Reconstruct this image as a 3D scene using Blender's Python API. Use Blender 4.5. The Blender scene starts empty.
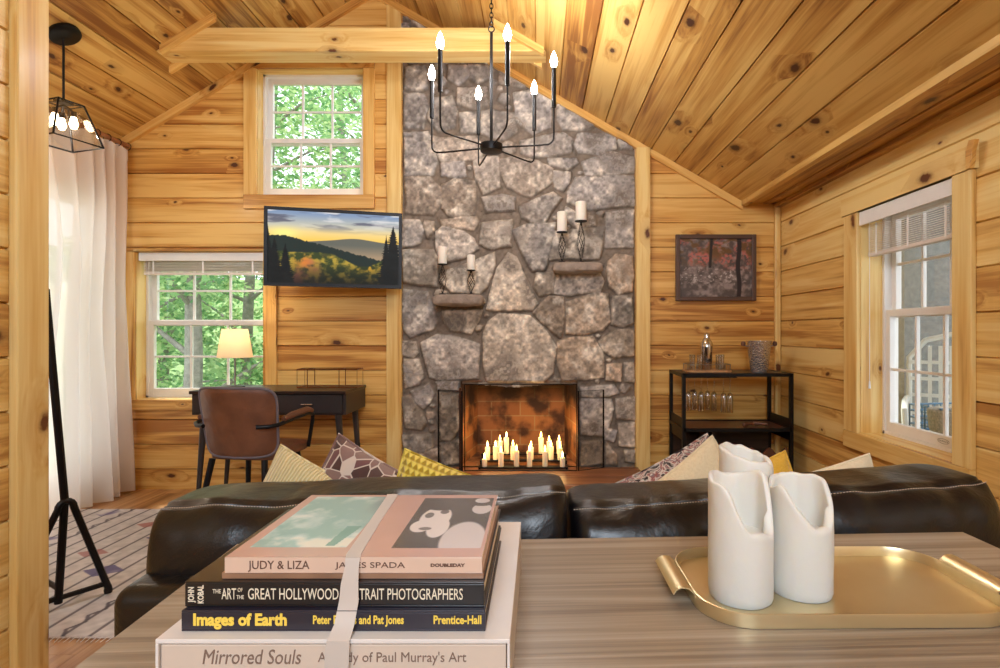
import bpy, math, random
import numpy as np
from mathutils import Vector, Matrix, noise as mnoise
R = math.radians
rnd = random.Random(7)
SC = bpy.context.scene
COL = SC.collection
F = 540.0; CX = 539.0; CY = 332.0; CZ = 1.13      # camera constants measured from the photograph
def W(px, py, Y): return Vector(((px-CX)/F*Y, Y, CZ-(py-CY)/F*Y))
# ------------------------------------------------------------------ node helpers
def srgb(r, g, b):
    def f(c):
        c /= 255.0
        return c/12.92 if c <= .04045 else ((c+.055)/1.055)**2.4
    return (f(r), f(g), f(b), 1.0)
class NT:
    def __init__(s, name):
        s.m = bpy.data.materials.new(name); s.m.use_nodes = True
        s.t = s.m.node_tree; s.t.nodes.clear()
        s.out = s.t.nodes.new('ShaderNodeOutputMaterial')
    def n(s, kind, **kw):
        nd = s.t.nodes.new(kind)
        for k, v in kw.items():
            if k.startswith('i_'): nd.inputs[k[2:].replace('_', ' ')].default_value = v
            else: setattr(nd, k, v)
        return nd
    def l(s, a, b): s.t.links.new(a, b)
    def setin(s, sock, v):
        if hasattr(v, 'links') or isinstance(v, bpy.types.NodeSocket): s.l(v, sock)
        else: sock.default_value = v
    def math(s, op, a, b=0.0, c=0.0, clamp=False):
        nd = s.n('ShaderNodeMath', operation=op); nd.use_clamp = clamp
        s.setin(nd.inputs[0], a); s.setin(nd.inputs[1], b); s.setin(nd.inputs[2], c)
        return nd.outputs[0]
    def mr(s, v, a, b, c=0.0, d=1.0, smooth=True):
        nd = s.n('ShaderNodeMapRange'); nd.interpolation_type = 'SMOOTHSTEP' if smooth else 'LINEAR'
        s.l(v, nd.inputs[0])
        for i, x in enumerate((a, b, c, d)): nd.inputs[i+1].default_value = x
        return nd.outputs[0]
    def comb(s, x, y, z=0.0):
        nd = s.n('ShaderNodeCombineXYZ')
        for i, v in enumerate((x, y, z)): s.setin(nd.inputs[i], v)
        return nd.outputs[0]
    def mix(s, f, a, b, bt='MIX'):
        nd = s.n('ShaderNodeMix', data_type='RGBA', blend_type=bt)
        s.setin(nd.inputs[0], f); s.setin(nd.inputs[6], a); s.setin(nd.inputs[7], b)
        return nd.outputs[2]
    def noise(s, vec, scale=1.0, detail=2.0, rough=.5, dist=0.0):
        nd = s.n('ShaderNodeTexNoise'); s.l(vec, nd.inputs['Vector'])
        nd.inputs['Scale'].default_value = scale; nd.inputs['Detail'].default_value = detail
        nd.inputs['Roughness'].default_value = rough; nd.inputs['Distortion'].default_value = dist
        return nd
    def ramp(s, v, stops):
        nd = s.n('ShaderNodeValToRGB'); s.l(v, nd.inputs[0]); e = nd.color_ramp.elements
        while len(e) > 1: e.remove(e[-1])
        e[0].position, e[0].color = stops[0]
        for p, c in stops[1:]:
            q = e.new(p); q.color = c
        return nd.outputs[0]
    def bsdf(s, color, rough=.5, metal=0.0, spec=.5, coat=0.0, emis=None, estr=0.0, alpha=None, sub=0.0, sheen=0.0):
        b = s.n('ShaderNodeBsdfPrincipled')
        s.setin(b.inputs['Base Color'], color); s.setin(b.inputs['Roughness'], rough)
        b.inputs['Metallic'].default_value = metal; b.inputs['Specular IOR Level'].default_value = spec
        b.inputs['Coat Weight'].default_value = coat; b.inputs['Coat Roughness'].default_value = .2
        if emis is not None:
            s.setin(b.inputs['Emission Color'], emis); b.inputs['Emission Strength'].default_value = estr
        if sub: b.inputs['Subsurface Weight'].default_value = sub; b.inputs['Subsurface Radius'].default_value = (.02, .012, .008); b.inputs['Subsurface Scale'].default_value = 1.0
        if sheen: b.inputs['Sheen Weight'].default_value = sheen
        s.b = b; s.l(b.outputs[0], s.out.inputs[0]); return b
    def bump(s, h, strength=.3, dist=.01):
        bp = s.n('ShaderNodeBump'); bp.inputs['Strength'].default_value = strength; bp.inputs['Distance'].default_value = dist
        s.l(h, bp.inputs['Height']); s.l(bp.outputs[0], s.b.inputs['Normal'])
M = {}
def simple(key, rgb, rough=.5, metal=0.0, spec=.5, coat=0.0, var=0.0, vscale=20, bump=0.0, bscale=60, emis=None, estr=0, sub=0, sheen=0):
    t = NT(key); tc = t.n('ShaderNodeTexCoord').outputs['Object']
    c = srgb(*rgb)
    if var:
        nz = t.noise(tc, vscale, 3).outputs[0]
        d = tuple(x*(1-var) for x in c[:3])+(1,); u = tuple(min(1, x*(1+var)) for x in c[:3])+(1,)
        c = t.ramp(nz, [(.3, d), (.7, u)])
    t.bsdf(c, rough, metal, spec, coat, srgb(*emis) if emis else None, estr, sub=sub, sheen=sheen)
    if bump: t.bump(t.noise(tc, bscale, 4).outputs[0], bump, .01)
    M[key] = t.m; return t.m
def wood(key, light, mid, dark, knot, ks=1.0, knots=.5, grain=1.0, rough=.42, coat=.15, usemap=True):
    t = NT(key)
    sp = t.n('ShaderNodeSeparateXYZ'); t.l(t.n('ShaderNodeUVMap').outputs[0], sp.inputs[0]); u, v = sp.outputs[0], sp.outputs[1]
    at = t.n('ShaderNodeAttribute'); at.attribute_name = 'var'; var = at.outputs['Fac']
    base = t.comb(u, v)
    nd = t.noise(base, 3.0, 2).outputs[0]
    kv = t.comb(t.math('MULTIPLY', u, 3.0*ks), t.math('ADD', t.math('MULTIPLY', v, 5.4*ks), t.math('MULTIPLY', nd, .5)))
    vo = t.n('ShaderNodeTexVoronoi', voronoi_dimensions='2D'); t.l(kv, vo.inputs['Vector']); vo.inputs['Scale'].default_value = 1.0
    d = vo.outputs['Distance']
    sc = t.n('ShaderNodeSeparateColor'); t.l(vo.outputs['Color'], sc.inputs[0])
    pres = t.math('LESS_THAN', sc.outputs[0], knots)
    size = t.math('MULTIPLY_ADD', t.math('POWER', sc.outputs[1], 1.6), .85, .32)
    dd = t.math('DIVIDE', d, size)
    wob = t.noise(base, 45, 2).outputs[0]
    dd2 = t.math('ADD', dd, t.math('MULTIPLY', t.math('SUBTRACT', wob, .5), .09))
    core = t.math('MULTIPLY', t.mr(dd2, .105, .06), pres)
    ring = t.math('MULTIPLY', t.mr(dd2, .17, .07), pres)
    halo = t.math('MULTIPLY', t.mr(dd, .62, .0), pres)
    g1 = t.noise(t.comb(t.math('MULTIPLY', u, .9), t.math('MULTIPLY', v, 17.0*grain), t.math('ADD', t.math('MULTIPLY', halo, 1.6), t.math('MULTIPLY', var, 20.0))), 1.0, 3, .55, .6).outputs[0]
    g2 = t.noise(t.comb(t.math('MULTIPLY', u, 3.0), t.math('MULTIPLY', v, 110.0*grain), t.math('MULTIPLY', halo, 2.0)), 1.0, 2).outputs[0]
    g3 = t.noise(t.comb(u, t.math('MULTIPLY', v, 3.0), t.math('MULTIPLY', var, 30)), 1.3, 2).outputs[0]
    gg = t.math('ADD', t.math('MULTIPLY', g1, .62), t.math('ADD', t.math('MULTIPLY', g2, .16), t.math('MULTIPLY', g3, .22)))
    gg = t.math('ADD', gg, t.math('MULTIPLY', t.math('SUBTRACT', var, .5), .16))
    c = t.ramp(gg, [(.37, srgb(*dark)), (.48, srgb(*mid)), (.605, srgb(*light))])
    c = t.mix(t.math('MULTIPLY', halo, .38), c, srgb(*dark))
    c = t.mix(t.math('MULTIPLY', ring, .6), c, srgb(*[x*.72 for x in dark]))
    c = t.mix(core, c, srgb(*knot))
    t.bsdf(c, rough, coat=coat, spec=.35)
    t.bump(t.math('SUBTRACT', g1, t.math('MULTIPLY', core, .5)), .12, .004)
    M[key] = t.m; return t.m
# ------------------------------------------------------------------ mesh builder
class MB:
    def __init__(s): s.v = []; s.f = []; s.uv = []; s.var = []; s.sm = []; s.cv = 0.5
    def add(s, vs, fs, uvs=None, smooth=False, var=None, mat=None):
        b = len(s.v)
        s.v += [tuple(mat @ Vector(p)) if mat else tuple(p) for p in vs]
        va = s.cv if var is None else var
        for i, f in enumerate(fs):
            s.f.append([b+k for k in f]); s.sm.append(smooth); s.var.append(va)
            s.uv.append([tuple(x) for x in uvs[i]] if uvs else [(vs[k][0], vs[k][2]+vs[k][1]*.7) for k in f])
        return s
    def box(s, lo, hi, mat=None, var=None, ax=None, off=None):
        """box lo..hi; wood UV runs along its longest axis"""
        d = [hi[i]-lo[i] for i in range(3)]
        if ax is None: ax = max(range(3), key=lambda i: d[i])
        if var is None: var = rnd.random()
        ou, ov = off if off else (rnd.uniform(0, 50), rnd.uniform(0, 50))
        x0, y0, z0 = lo; x1, y1, z1 = hi
        vs = [(x0,y0,z0),(x1,y0,z0),(x1,y1,z0),(x0,y1,z0),(x0,y0,z1),(x1,y0,z1),(x1,y1,z1),(x0,y1,z1)]
        fs = [(0,3,2,1),(4,5,6,7),(0,1,5,4),(1,2,6,5),(2,3,7,6),(3,0,4,7)]
        nax = [2,2,1,0,1,0]; uvs = []
        for f, na in zip(fs, nax):
            rest = [a for a in range(3) if a != na]
            if na == ax: ua, va_ = rest
            else: ua = ax; va_ = [a for a in rest if a != ax][0]
            uvs.append([(vs[k][ua]+ou, vs[k][va_]+ov+na*3) for k in f])
        return s.add(vs, fs, uvs, False, var, mat)
    def prism(s, poly, h, mat=None, smooth=False, var=None):
        """polygon in XY (ccw), extruded to z=h"""
        n = len(poly); vs = [(x, y, 0) for x, y in poly]+[(x, y, h) for x, y in poly]
        fs = [tuple(range(n-1, -1, -1)), tuple(range(n, 2*n))]+[(i, (i+1) % n, n+(i+1) % n, n+i) for i in range(n)]
        ou, ov = rnd.uniform(0, 50), rnd.uniform(0, 50)
        uvs = [[(vs[k][0]+ou, vs[k][1]+ov) for k in f] for f in fs[:2]]+[[(vs[k][0]+ou, vs[k][2]+vs[k][1]+ov) for k in f] for f in fs[2:]]
        return s.add(vs, fs, uvs, smooth, rnd.random() if var is None else var, mat)
    def tube(s, pts, r, n=8, closed=False, mat=None, cap=True):
        pts = [Vector(p) for p in pts]; m = len(pts)
        rs = r if isinstance(r, (list, tuple)) else [r]*m
        vs = []; fs = []
        t0 = (pts[1]-pts[0]).normalized(); ref = Vector((0, 0, 1)) if abs(t0.z) < .9 else Vector((1, 0, 0))
        nrm = t0.cross(ref).normalized()
        for i, p in enumerate(pts):
            a = pts[(i-1) % m] if (closed or i) else p; b = pts[(i+1) % m] if (closed or i < m-1) else p
            t = (b-a)
            t = t.normalized() if t.length > 1e-9 else t0
            nrm = (nrm - t*nrm.dot(t)); nrm = nrm.normalized() if nrm.length > 1e-6 else t.orthogonal().normalized()
            bn = t.cross(nrm)
            for k in range(n):
                an = 2*math.pi*k/n; vs.append(p+(nrm*math.cos(an)+bn*math.sin(an))*rs[i])
        q = m if closed else m-1
        for i in range(q):
            for k in range(n):
                a = i*n+k; b = i*n+(k+1) % n; c = ((i+1) % m)*n+(k+1) % n; d = ((i+1) % m)*n+k
                fs.append((a, b, c, d))
        if cap and not closed:
            fs.append(tuple(range(n-1, -1, -1))); fs.append(tuple(range((m-1)*n, m*n)))
        return s.add(vs, fs, None, True, None, mat)
    def lathe(s, prof, n=24, c=(0, 0, 0), mat=None, close=False):
        """profile [(r,z)..] about z"""
        vs = []; fs = []
        for r, z in prof:
            for k in range(n):
                a = 2*math.pi*k/n; vs.append((c[0]+r*math.cos(a), c[1]+r*math.sin(a), c[2]+z))
        m = len(prof)
        for i in range(m if close else m-1):
            for k in range(n):
                j = (i+1) % m
                fs.append((i*n+k, i*n+(k+1) % n, j*n+(k+1) % n, j*n+k))
        if not close:
            if prof[0][0] > 1e-6: fs.append(tuple(range(n-1, -1, -1)))
            if prof[-1][0] > 1e-6: fs.append(tuple(range((m-1)*n, m*n)))
        return s.add(vs, fs, None, True, None, mat)
    def grid(s, fn, nu, nv, closeu=False, closev=False, uvf=None, smooth=True, var=None):
        vs = []; fs = []; uvs = []
        for i in range(nu+(0 if closeu else 1)):
            for j in range(nv+(0 if closev else 1)):
                vs.append(fn(i/nu, j/nv))
        rv = nv+(0 if closev else 1); ru = nu+(0 if closeu else 1)
        for i in range(nu):
            for j in range(nv):
                a = i*rv+j; b = ((i+1) % ru)*rv+j; c = ((i+1) % ru)*rv+(j+1) % rv; d = i*rv+(j+1) % rv
                fs.append((a, b, c, d))
                if uvf: uvs.append([uvf(i/nu, j/nv), uvf((i+1)/nu, j/nv), uvf((i+1)/nu, (j+1)/nv), uvf(i/nu, (j+1)/nv)])
        return s.add(vs, fs, uvs if uvf else None, smooth, var)
    def shift(s, d):
        s.v = [(x+d[0], y+d[1], z+d[2]) for x, y, z in s.v]; return s
    def build(s, name, mat, parent=None, loc=None, bevel=0, seg=2, subsurf=0, sharp=35, base=None):
        """base: world point; the mesh (given in world coordinates) is stored relative to it"""
        if base is not None: s.shift((-base[0], -base[1], -base[2]))
        me = bpy.data.meshes.new(name); me.from_pydata(s.v, [], s.f)
        uvl = me.uv_layers.new(name='UVMap')
        flat = [c for f in s.uv for p in f for c in p]; uvl.data.foreach_set('uv', flat)
        at = me.attributes.new('var', 'FLOAT', 'FACE'); at.data.foreach_set('value', s.var)
        me.polygons.foreach_set('use_smooth', s.sm)
        me.validate(); me.update()
        if any(s.sm): me.set_sharp_from_angle(angle=R(sharp))
        ob = bpy.data.objects.new(name, me); COL.objects.link(ob)
        if mat: me.materials.append(M[mat] if isinstance(mat, str) else mat)
        if parent: ob.parent = parent
        if loc is not None: ob.location = loc
        elif base is not None and parent is None: ob.location = base
        if bevel:
            b = ob.modifiers.new('bevel', 'BEVEL'); b.width = bevel; b.segments = seg; b.limit_method = 'ANGLE'; b.angle_limit = R(40); b.harden_normals = False
        if subsurf:
            b = ob.modifiers.new('sub', 'SUBSURF'); b.levels = subsurf; b.render_levels = subsurf
        return ob
def tag(o, label=None, cat=None, group=None, kind=None):
    if label: o['label'] = label
    if cat: o['category'] = cat
    if group: o['group'] = group
    if kind: o['kind'] = kind
    return o
def thing(name, label, cat, loc=(0, 0, 0), rz=0, group=None, rot=None):
    o = bpy.data.objects.new(name, None); COL.objects.link(o); o.empty_display_size = .05
    o.location = loc; o.rotation_euler = rot if rot else (0, 0, rz)
    return tag(o, label, cat, group)
def dup(o, parent=None, loc=None, rz=None, label=None, group=None):
    kids = [c for c in o.children]
    c = o.copy(); COL.objects.link(c)
    if parent: c.parent = parent
    if loc is not None: c.location = loc
    if rz is not None: c.rotation_euler = (0, 0, rz)
    if label: c['label'] = label
    if group: c['group'] = group
    for k in kids: dup(k, c)
    return c
def painted(name, P0, U, V, nu, nv, fn, mat, parent=None, loc=None):
    """flat picture: a fine grid whose vertex colours come from a picture function fn(u,v) -> rgb arrays (srgb 0..1)"""
    u = np.linspace(0, 1, nu); v = np.linspace(0, 1, nv); uu, vv = np.meshgrid(u, v)
    P0, U, V = np.array(P0), np.array(U), np.array(V)
    pos = P0+uu[..., None]*U+vv[..., None]*V
    idx = np.arange(nu*nv).reshape(nv, nu)
    q = np.stack([idx[:-1, :-1], idx[:-1, 1:], idx[1:, 1:], idx[1:, :-1]], -1).reshape(-1, 4)
    me = bpy.data.meshes.new(name); me.from_pydata(pos.reshape(-1, 3).tolist(), [], q.tolist())
    rgb = np.clip(fn(uu, vv), 0, 1).reshape(-1, 3); lin = np.where(rgb <= .04045, rgb/12.92, ((rgb+.055)/1.055)**2.4)
    ca = me.color_attributes.new('paint', 'FLOAT_COLOR', 'POINT')
    ca.data.foreach_set('color', np.concatenate([lin, np.ones((len(lin), 1))], 1).ravel())
    me.materials.append(M[mat]); ob = bpy.data.objects.new(name, me); COL.objects.link(ob)
    if parent: ob.parent = parent
    if loc is not None: ob.location = loc
    return ob
def vnoise(x, y, seed=0):
    xi = np.floor(x).astype(np.int64); yi = np.floor(y).astype(np.int64); fx = x-xi; fy = y-yi
    fx = fx*fx*(3-2*fx); fy = fy*fy*(3-2*fy)
    def h(a, b):
        n = (a*374761393+b*668265263+seed*1442695041) & 0x7fffffff
        n = ((n ^ (n >> 13))*1274126177) & 0x7fffffff
        return ((n ^ (n >> 16)) & 0xffff)/65535.0
    return (h(xi, yi)*(1-fx)+h(xi+1, yi)*fx)*(1-fy)+(h(xi, yi+1)*(1-fx)+h(xi+1, yi+1)*fx)*fy
def fbm(x, y, o=4, seed=0):
    s = 0; a = .5; t = 0
    for i in range(o):
        s = s+a*vnoise(x*2**i, y*2**i, seed+i); t += a; a *= .5
    return s/t
def lerp(a, b, t):
    t = np.clip(t, 0, 1)[..., None]; return np.asarray(a)*(1-t)+np.asarray(b)*t
def text_part(name, s, size, mat, parent, loc, rot=(R(90), 0, 0), width=None, bold=0.0, ext=.0002, shear=0, align='LEFT'):
    cu = bpy.data.curves.new(name, 'FONT'); cu.body = s; cu.size = size; cu.offset = bold; cu.extrude = ext; cu.shear = shear; cu.align_x = align; cu.align_y = 'CENTER'; cu.resolution_u = 3
    tmp = bpy.data.objects.new('tmp', cu); COL.objects.link(tmp); dg = bpy.context.evaluated_depsgraph_get()
    me = bpy.data.meshes.new_from_object(tmp.evaluated_get(dg)); bpy.data.objects.remove(tmp)
    xs = [v.co.x for v in me.vertices]
    if width and xs:
        k = width/(max(xs)-min(xs))
        for v in me.vertices: v.co.x *= k
    me.materials.clear(); me.materials.append(M[mat]); me.name = name
    ob = bpy.data.objects.new(name, me); COL.objects.link(ob); ob.parent = parent; ob.location = loc; ob.rotation_euler = rot
    return ob
# ================================================================== materials
wood('pine', (236,194,116), (218,164,84), (170,110,48), (84,44,20), knots=.30)
wood('pine_pale', (238,208,138), (224,180,102), (182,128,64), (100,54,24), knots=.24)
wood('pine_ceiling', (218,178,104), (192,142,70), (134,84,36), (70,34,16), knots=.38, ks=.9)
wood('floor_wood', (196,150,100), (166,118,72), (118,76,42), (60,34,18), knots=.12, ks=1.2, rough=.35, coat=.3)
wood('table_wood', (170,154,134), (150,132,110), (122,104,86), (80,58,40), knots=0.0, grain=3.4, ks=.8, rough=.38, coat=.2)
wood('dark_wood', (58,40,32), (40,27,22), (26,17,14), (16,10,8), knots=0.0, grain=1.6, rough=.35)
wood('hearth_wood', (164,112,76), (140,90,58), (112,68,42), (60,34,20), knots=.05, grain=1.2)
simple('white_vinyl', (236,234,230), .35, var=.03, vscale=8)
simple('white_slat', (226,216,206), .5, var=.05)
simple('black_metal', (26,24,24), .4, .6, var=.2)
simple('iron', (40,34,32), .5, .7, var=.3)
simple('nickel', (150,146,142), .3, 1.0)
simple('chrome', (205,203,200), .16, 1.0)
simple('darkroom', (60,42,28), .8)
def glass_mat(key, tint=(1,1,1,1), refl=.06, rough=.0):
    t = NT(key); tr = t.n('ShaderNodeBsdfTransparent'); tr.inputs[0].default_value = tint
    gl = t.n('ShaderNodeBsdfGlossy'); gl.inputs['Roughness'].default_value = rough
    mx = t.n('ShaderNodeMixShader'); lw = t.n('ShaderNodeLayerWeight'); lw.inputs[0].default_value = .5; t.l(t.math('MULTIPLY_ADD', t.math('POWER', lw.outputs['Facing'], 4.0), .5, refl*.5), mx.inputs[0])
    t.l(tr.outputs[0], mx.inputs[1]); t.l(gl.outputs[0], mx.inputs[2]); t.l(mx.outputs[0], t.out.inputs[0]); M[key] = t.m
glass_mat('glass'); glass_mat('clear_glass', (.90,.90,.89,1), .34)
def emit_mat(key, rgb, s):
    t = NT(key); e = t.n('ShaderNodeEmission'); e.inputs[0].default_value = srgb(*rgb); e.inputs[1].default_value = s
    t.l(e.outputs[0], t.out.inputs[0]); M[key] = t.m
emit_mat('bulb', (255,244,236), 30); emit_mat('bulb_warm', (255,226,180), 14); emit_mat('flame', (255,208,120), 16)
def paint_mat(key, rough=.5, coat=0.0, emis=0.0, bump=0):
    t = NT(key); a = t.n('ShaderNodeAttribute'); a.attribute_name = 'paint'
    t.bsdf(a.outputs[0] if not emis else (0.01,.01,.01,1), rough, coat=coat, emis=a.outputs[0] if emis else None, estr=emis, spec=.12 if emis else .5)
    if bump: t.bump(t.noise(t.n('ShaderNodeTexCoord').outputs['Object'], 160, 4).outputs[0], bump, .004)
    M[key] = t.m
paint_mat('paint', .5); paint_mat('paint_gloss', .22, .5); paint_mat('screen', .45, 0, .75); paint_mat('stone', .85, 0, 0, .5)
# ================================================================== planked surfaces
def clip(poly, a, b, c):           # keep a*u+b*v<=c
    out = []
    for i in range(len(poly)):
        p, q = poly[i], poly[(i+1) % len(poly)]
        dp = a*p[0]+b*p[1]-c; dq = a*q[0]+b*q[1]-c
        if dp <= 1e-9: out.append(p)
        if (dp < -1e-9 and dq > 1e-9) or (dp > 1e-9 and dq < -1e-9):
            t = dp/(dp-dq); out.append((p[0]+(q[0]-p[0])*t, p[1]+(q[1]-p[1])*t))
    return out
def area(p): return .5*sum(p[i][0]*p[(i+1) % len(p)][1]-p[(i+1) % len(p)][0]*p[i][1] for i in range(len(p)))
def planked(name, O, U, V, N, outline, holes, pitch, phase, mat, g=.0045, dep=.014, thick=.05, joint=0, seed=1):
    rr = random.Random(seed); O, U, V, N = map(Vector, (O, U, V, N)); mb = MB()
    v0 = min(p[1] for p in outline); v1 = max(p[1] for p in outline)
    us0 = min(p[0] for p in outline); us1 = max(p[0] for p in outline)
    k = math.floor((v0-phase)/pitch)
    flip = U.cross(V).dot(N) < 0
    while phase+k*pitch < v1:
        a, b = phase+k*pitch, phase+(k+1)*pitch; k += 1
        segs = [us0-.01]
        if joint: 
            x = us0+rr.uniform(.3, joint)
            while x < us1: segs.append(x); x += rr.uniform(.6, 1.4)*joint
        segs.append(us1+.01)
        for s0, s1 in zip(segs, segs[1:]):
            base = outline
            for h in ((0, 1, b), (0, -1, -a), (-1, 0, -s0), (1, 0, s1)): base = clip(base, *h) if len(base) > 2 else []
            ps = [base] if len(base) > 2 else []
            for (h0, h1, w0, w1) in holes:
                nx = []
                for p in ps:
                    pu = [q[0] for q in p]; pv = [q[1] for q in p]
                    if max(pu) <= h0 or min(pu) >= h1 or max(pv) <= w0 or min(pv) >= w1: nx.append(p); continue
                    L = clip(p, 1, 0, h0); Rr = clip(p, -1, 0, -h1); mid = clip(clip(p, -1, 0, -h0), 1, 0, h1)
                    for q in (L, Rr, clip(mid, 0, 1, w0) if len(mid) > 2 else [], clip(mid, 0, -1, -w1) if len(mid) > 2 else []):
                        if len(q) > 2: nx.append(q)
                ps = nx
            var = rr.random(); ou, ov = rr.uniform(0, 60), rr.uniform(0, 60)
            for p in ps:
                if abs(area(p)) < 1e-5: continue
                if area(p) < 0: p = p[::-1]
                n = len(p)
                fr = [(x, min(max(y, a+g), b-g)) for x, y in p]
                gap = s0 > us0 or s1 < us1
                if gap: fr = [(min(max(x, s0+.001), s1-.001), y) for x, y in fr]
                P = [O+U*x+V*y for x, y in fr]+[O+U*x+V*y-N*dep for x, y in p]+[O+U*x+V*y-N*thick for x, y in p]
                fs = [tuple(range(n))]+[(i, n+i, n+(i+1) % n, (i+1) % n) for i in range(n)]+[(n+i, 2*n+i, 2*n+(i+1) % n, n+(i+1) % n) for i in range(n)]+[tuple(range(3*n-1, 2*n-1, -1))]
                q2 = fr+p+p
                if flip: fs = [f[::-1] for f in fs]
                uvs = [[(q2[i][0]+ou, q2[i][1]-a+ov) for i in f] for f in fs]
                mb.add(P, fs, uvs, False, var)
    return tag(mb.build(name, mat), kind='structure')
def struct(name, mb, mat, **k): return tag(mb.build(name, mat, **k), kind='structure')
XL, XR, YB, YR = -3.05, 1.73, 3.88, -2.6
RX, RZ = -1.19, 3.585
def roofz(x): return RZ+.6*(x-RX) if x < RX else RZ-.577*(x-RX)
XE = 1.456; ZE = roofz(XE)
PITCH = .177; PH = 1.385
LW = (-2.895, -1.973, .645, 1.705)       # lower left window opening x0 x1 z0 z1
UW = (-2.023, -1.258, 2.112, 3.017)      # upper window opening
RW = (2.236, 2.904, .585, 1.775)         # right window opening y0 y1 z0 z1
CHX0, CHX1 = -.984, .690                 # chimney
outl = [(XL, 0), (XR, 0), (XR, ZE), (XE, ZE), (RX, RZ), (XL, roofz(XL))]
planked('wall_back', (0, YB, 0), (1,0,0), (0,0,1), (0,-1,0), outl, [LW, UW, (CHX0-.0, CHX1, 0, 4)], PITCH, PH, 'pine', seed=3)
planked('wall_right', (XR, 0, 0), (0,1,0), (0,0,1), (-1,0,0), [(YR,0),(YB+.05,0),(YB+.05,ZE),(YR,ZE)], [RW], PITCH, PH, 'pine_pale', seed=5)
planked('wall_left', (XL, 0, 0), (0,1,0), (0,0,1), (1,0,0), [(YR,0),(YB+.05,0),(YB+.05,roofz(XL)),(YR,roofz(XL))], [(2.95,3.72,.06,2.08)], PITCH, PH, 'pine', seed=6)
planked('wall_rear', (0, YR, 0), (1,0,0), (0,0,1), (0,1,0), outl, [], PITCH, PH, 'pine', seed=7)
planked('wall_partition', (-1.522, 0, 0), (0,1,0), (0,0,1), (1,0,0), [(YR,0),(1.55,0),(1.55,3.38),(YR,3.38)], [], .156, 1.525, 'pine_pale', thick=.1, seed=8)
mb = MB(); mb.box((-1.665, 1.552, 0), (-1.50, 1.656, roofz(-1.6)), var=.85); struct('trim_1', mb, 'pine_pale', bevel=.006)
# ceilings: boards run the length of the room
sl = math.hypot(1, .6); ll = (RX-XL)*sl
planked('ceiling_left', (RX, 0, RZ), (0,1,0), (-1/sl,0,-.6/sl), (.6/sl,0,-1/sl), [(YR,0),(YB+.02,0),(YB+.02,ll),(YR,ll)], [], .185, .03, 'pine_ceiling', seed=9)
sr = math.hypot(1, .577); lr = (XE-RX)*sr
planked('ceiling_right', (RX, 0, RZ), (0,1,0), (1/sr,0,-.577/sr), (-.577/sr,0,-1/sr), [(YR,0),(YB+.02,0),(YB+.02,lr),(YR,lr)], [], .19, .02, 'pine_ceiling', seed=10)
mb = MB()
mb.box((XE-.012, YR, ZE-.028), (XE+.03, YB, ZE+.03), var=.9)
mb.box((XE+.03, YR, ZE-.006), (XE+.15, YB, ZE+.02), var=.3)
mb.box((XE+.153, YR, ZE-.012), (XR, YB, ZE+.02), var=.15)
mb.box((XR-.045, YR, ZE-.04), (XR, YB, ZE-.012), var=.35)
struct('trim_2', mb, 'pine_ceiling', bevel=.003)
# floor
planked('floor', (0, 0, 0), (0,1,0), (1,0,0), (0,0,1), [(YR,XL-.3),(YB+.3,XL-.3),(YB+.3,XR+.1),(YR,XR+.1)], [], .125, 0, 'floor_wood', g=.001, dep=.003, joint=1.6, seed=11)
# vertical boards and corner trims on the back wall
mb = MB()
mb.box((CHX0-.107, YB-.022, 0), (CHX0-.002, YB+.03, roofz(CHX0-.107)), var=.75)
mb.box((CHX1+.002, YB-.05, 0), (CHX1+.1, YB+.03, roofz(CHX1+.1)), var=.9)
struct('trim_3', mb, 'pine_pale', bevel=.004)
mb = MB(); mb.box((XR-.045, YB-.03, 0), (XR-.004, YB-.0, ZE-.02), var=.8); struct('trim_4', mb, 'pine_pale', bevel=.006)
# sloping trims where ceiling meets back wall
def slope_trim(mb, x0, x1, y0, y1, t, gap=0.0):
    z0, z1 = roofz(x0)-gap, roofz(x1)-gap
    vs = [(x0,y0,z0),(x1,y0,z1),(x1,y0,z1-t),(x0,y0,z0-t),(x0,y1,z0),(x1,y1,z1),(x1,y1,z1-t),(x0,y1,z0-t)]
    fs = [(0,1,2,3),(4,7,6,5),(0,3,7,4),(1,5,6,2),(3,2,6,7),(0,4,5,1)]
    if x0 > x1: fs = [f[::-1] for f in fs]
    o = rnd.uniform(0, 40); uvs = [[(vs[k][0]+o, vs[k][2]*.0+o+(.05 if k in (2,3,6,7) else 0)+vs[k][1]) for k in f] for f in fs]
    mb.add(vs, fs, uvs, False, rnd.uniform(.5, .9))
mb = MB()
slope_trim(mb, RX, XE, YB-.03, YB+.01, .055)
slope_trim(mb, XL, RX, YB-.03, YB+.01, .055)
struct('trim_5', mb, 'pine')
# collar tie beam with short trims against the slopes
mb = MB(); zb0, zb1 = 2.873, 3.02; yb0, yb1 = 3.35, 3.50
def beam_poly():
    xl0 = RX-(RZ-zb0)/.6; xl1 = RX-(RZ-zb1)/.6; xr0 = RX+(RZ-zb0)/.577; xr1 = RX+(RZ-zb1)/.577
    return [(xl0, zb0), (xr0, zb0), (xr1, zb1), (xl1, zb1)]
bp = beam_poly(); n = 4
vs = [(x, yb0, z) for x, z in bp]+[(x, yb1, z) for x, z in bp]
fs = [(0,1,2,3),(7,6,5,4),(0,4,5,1),(3,2,6,7)]
mb.add(vs, fs, [[(vs[k][0]+7, vs[k][2]+vs[k][1]+3) for k in f] for f in fs], False, .8)
bm_ = struct('trim_6', mb, 'pine_pale', bevel=.005)
mb = MB()
slope_trim(mb, -2.335, -2.0, yb0-.03, yb0, .045); slope_trim(mb, -.28, .03, yb0-.03, yb0, .045)
slope_trim(mb, -2.40, -2.2, yb1, yb1+.03, .045); slope_trim(mb, -.12, .02, yb1, yb1+.03, .045)
struct('trim_7', mb, 'pine')
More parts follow.
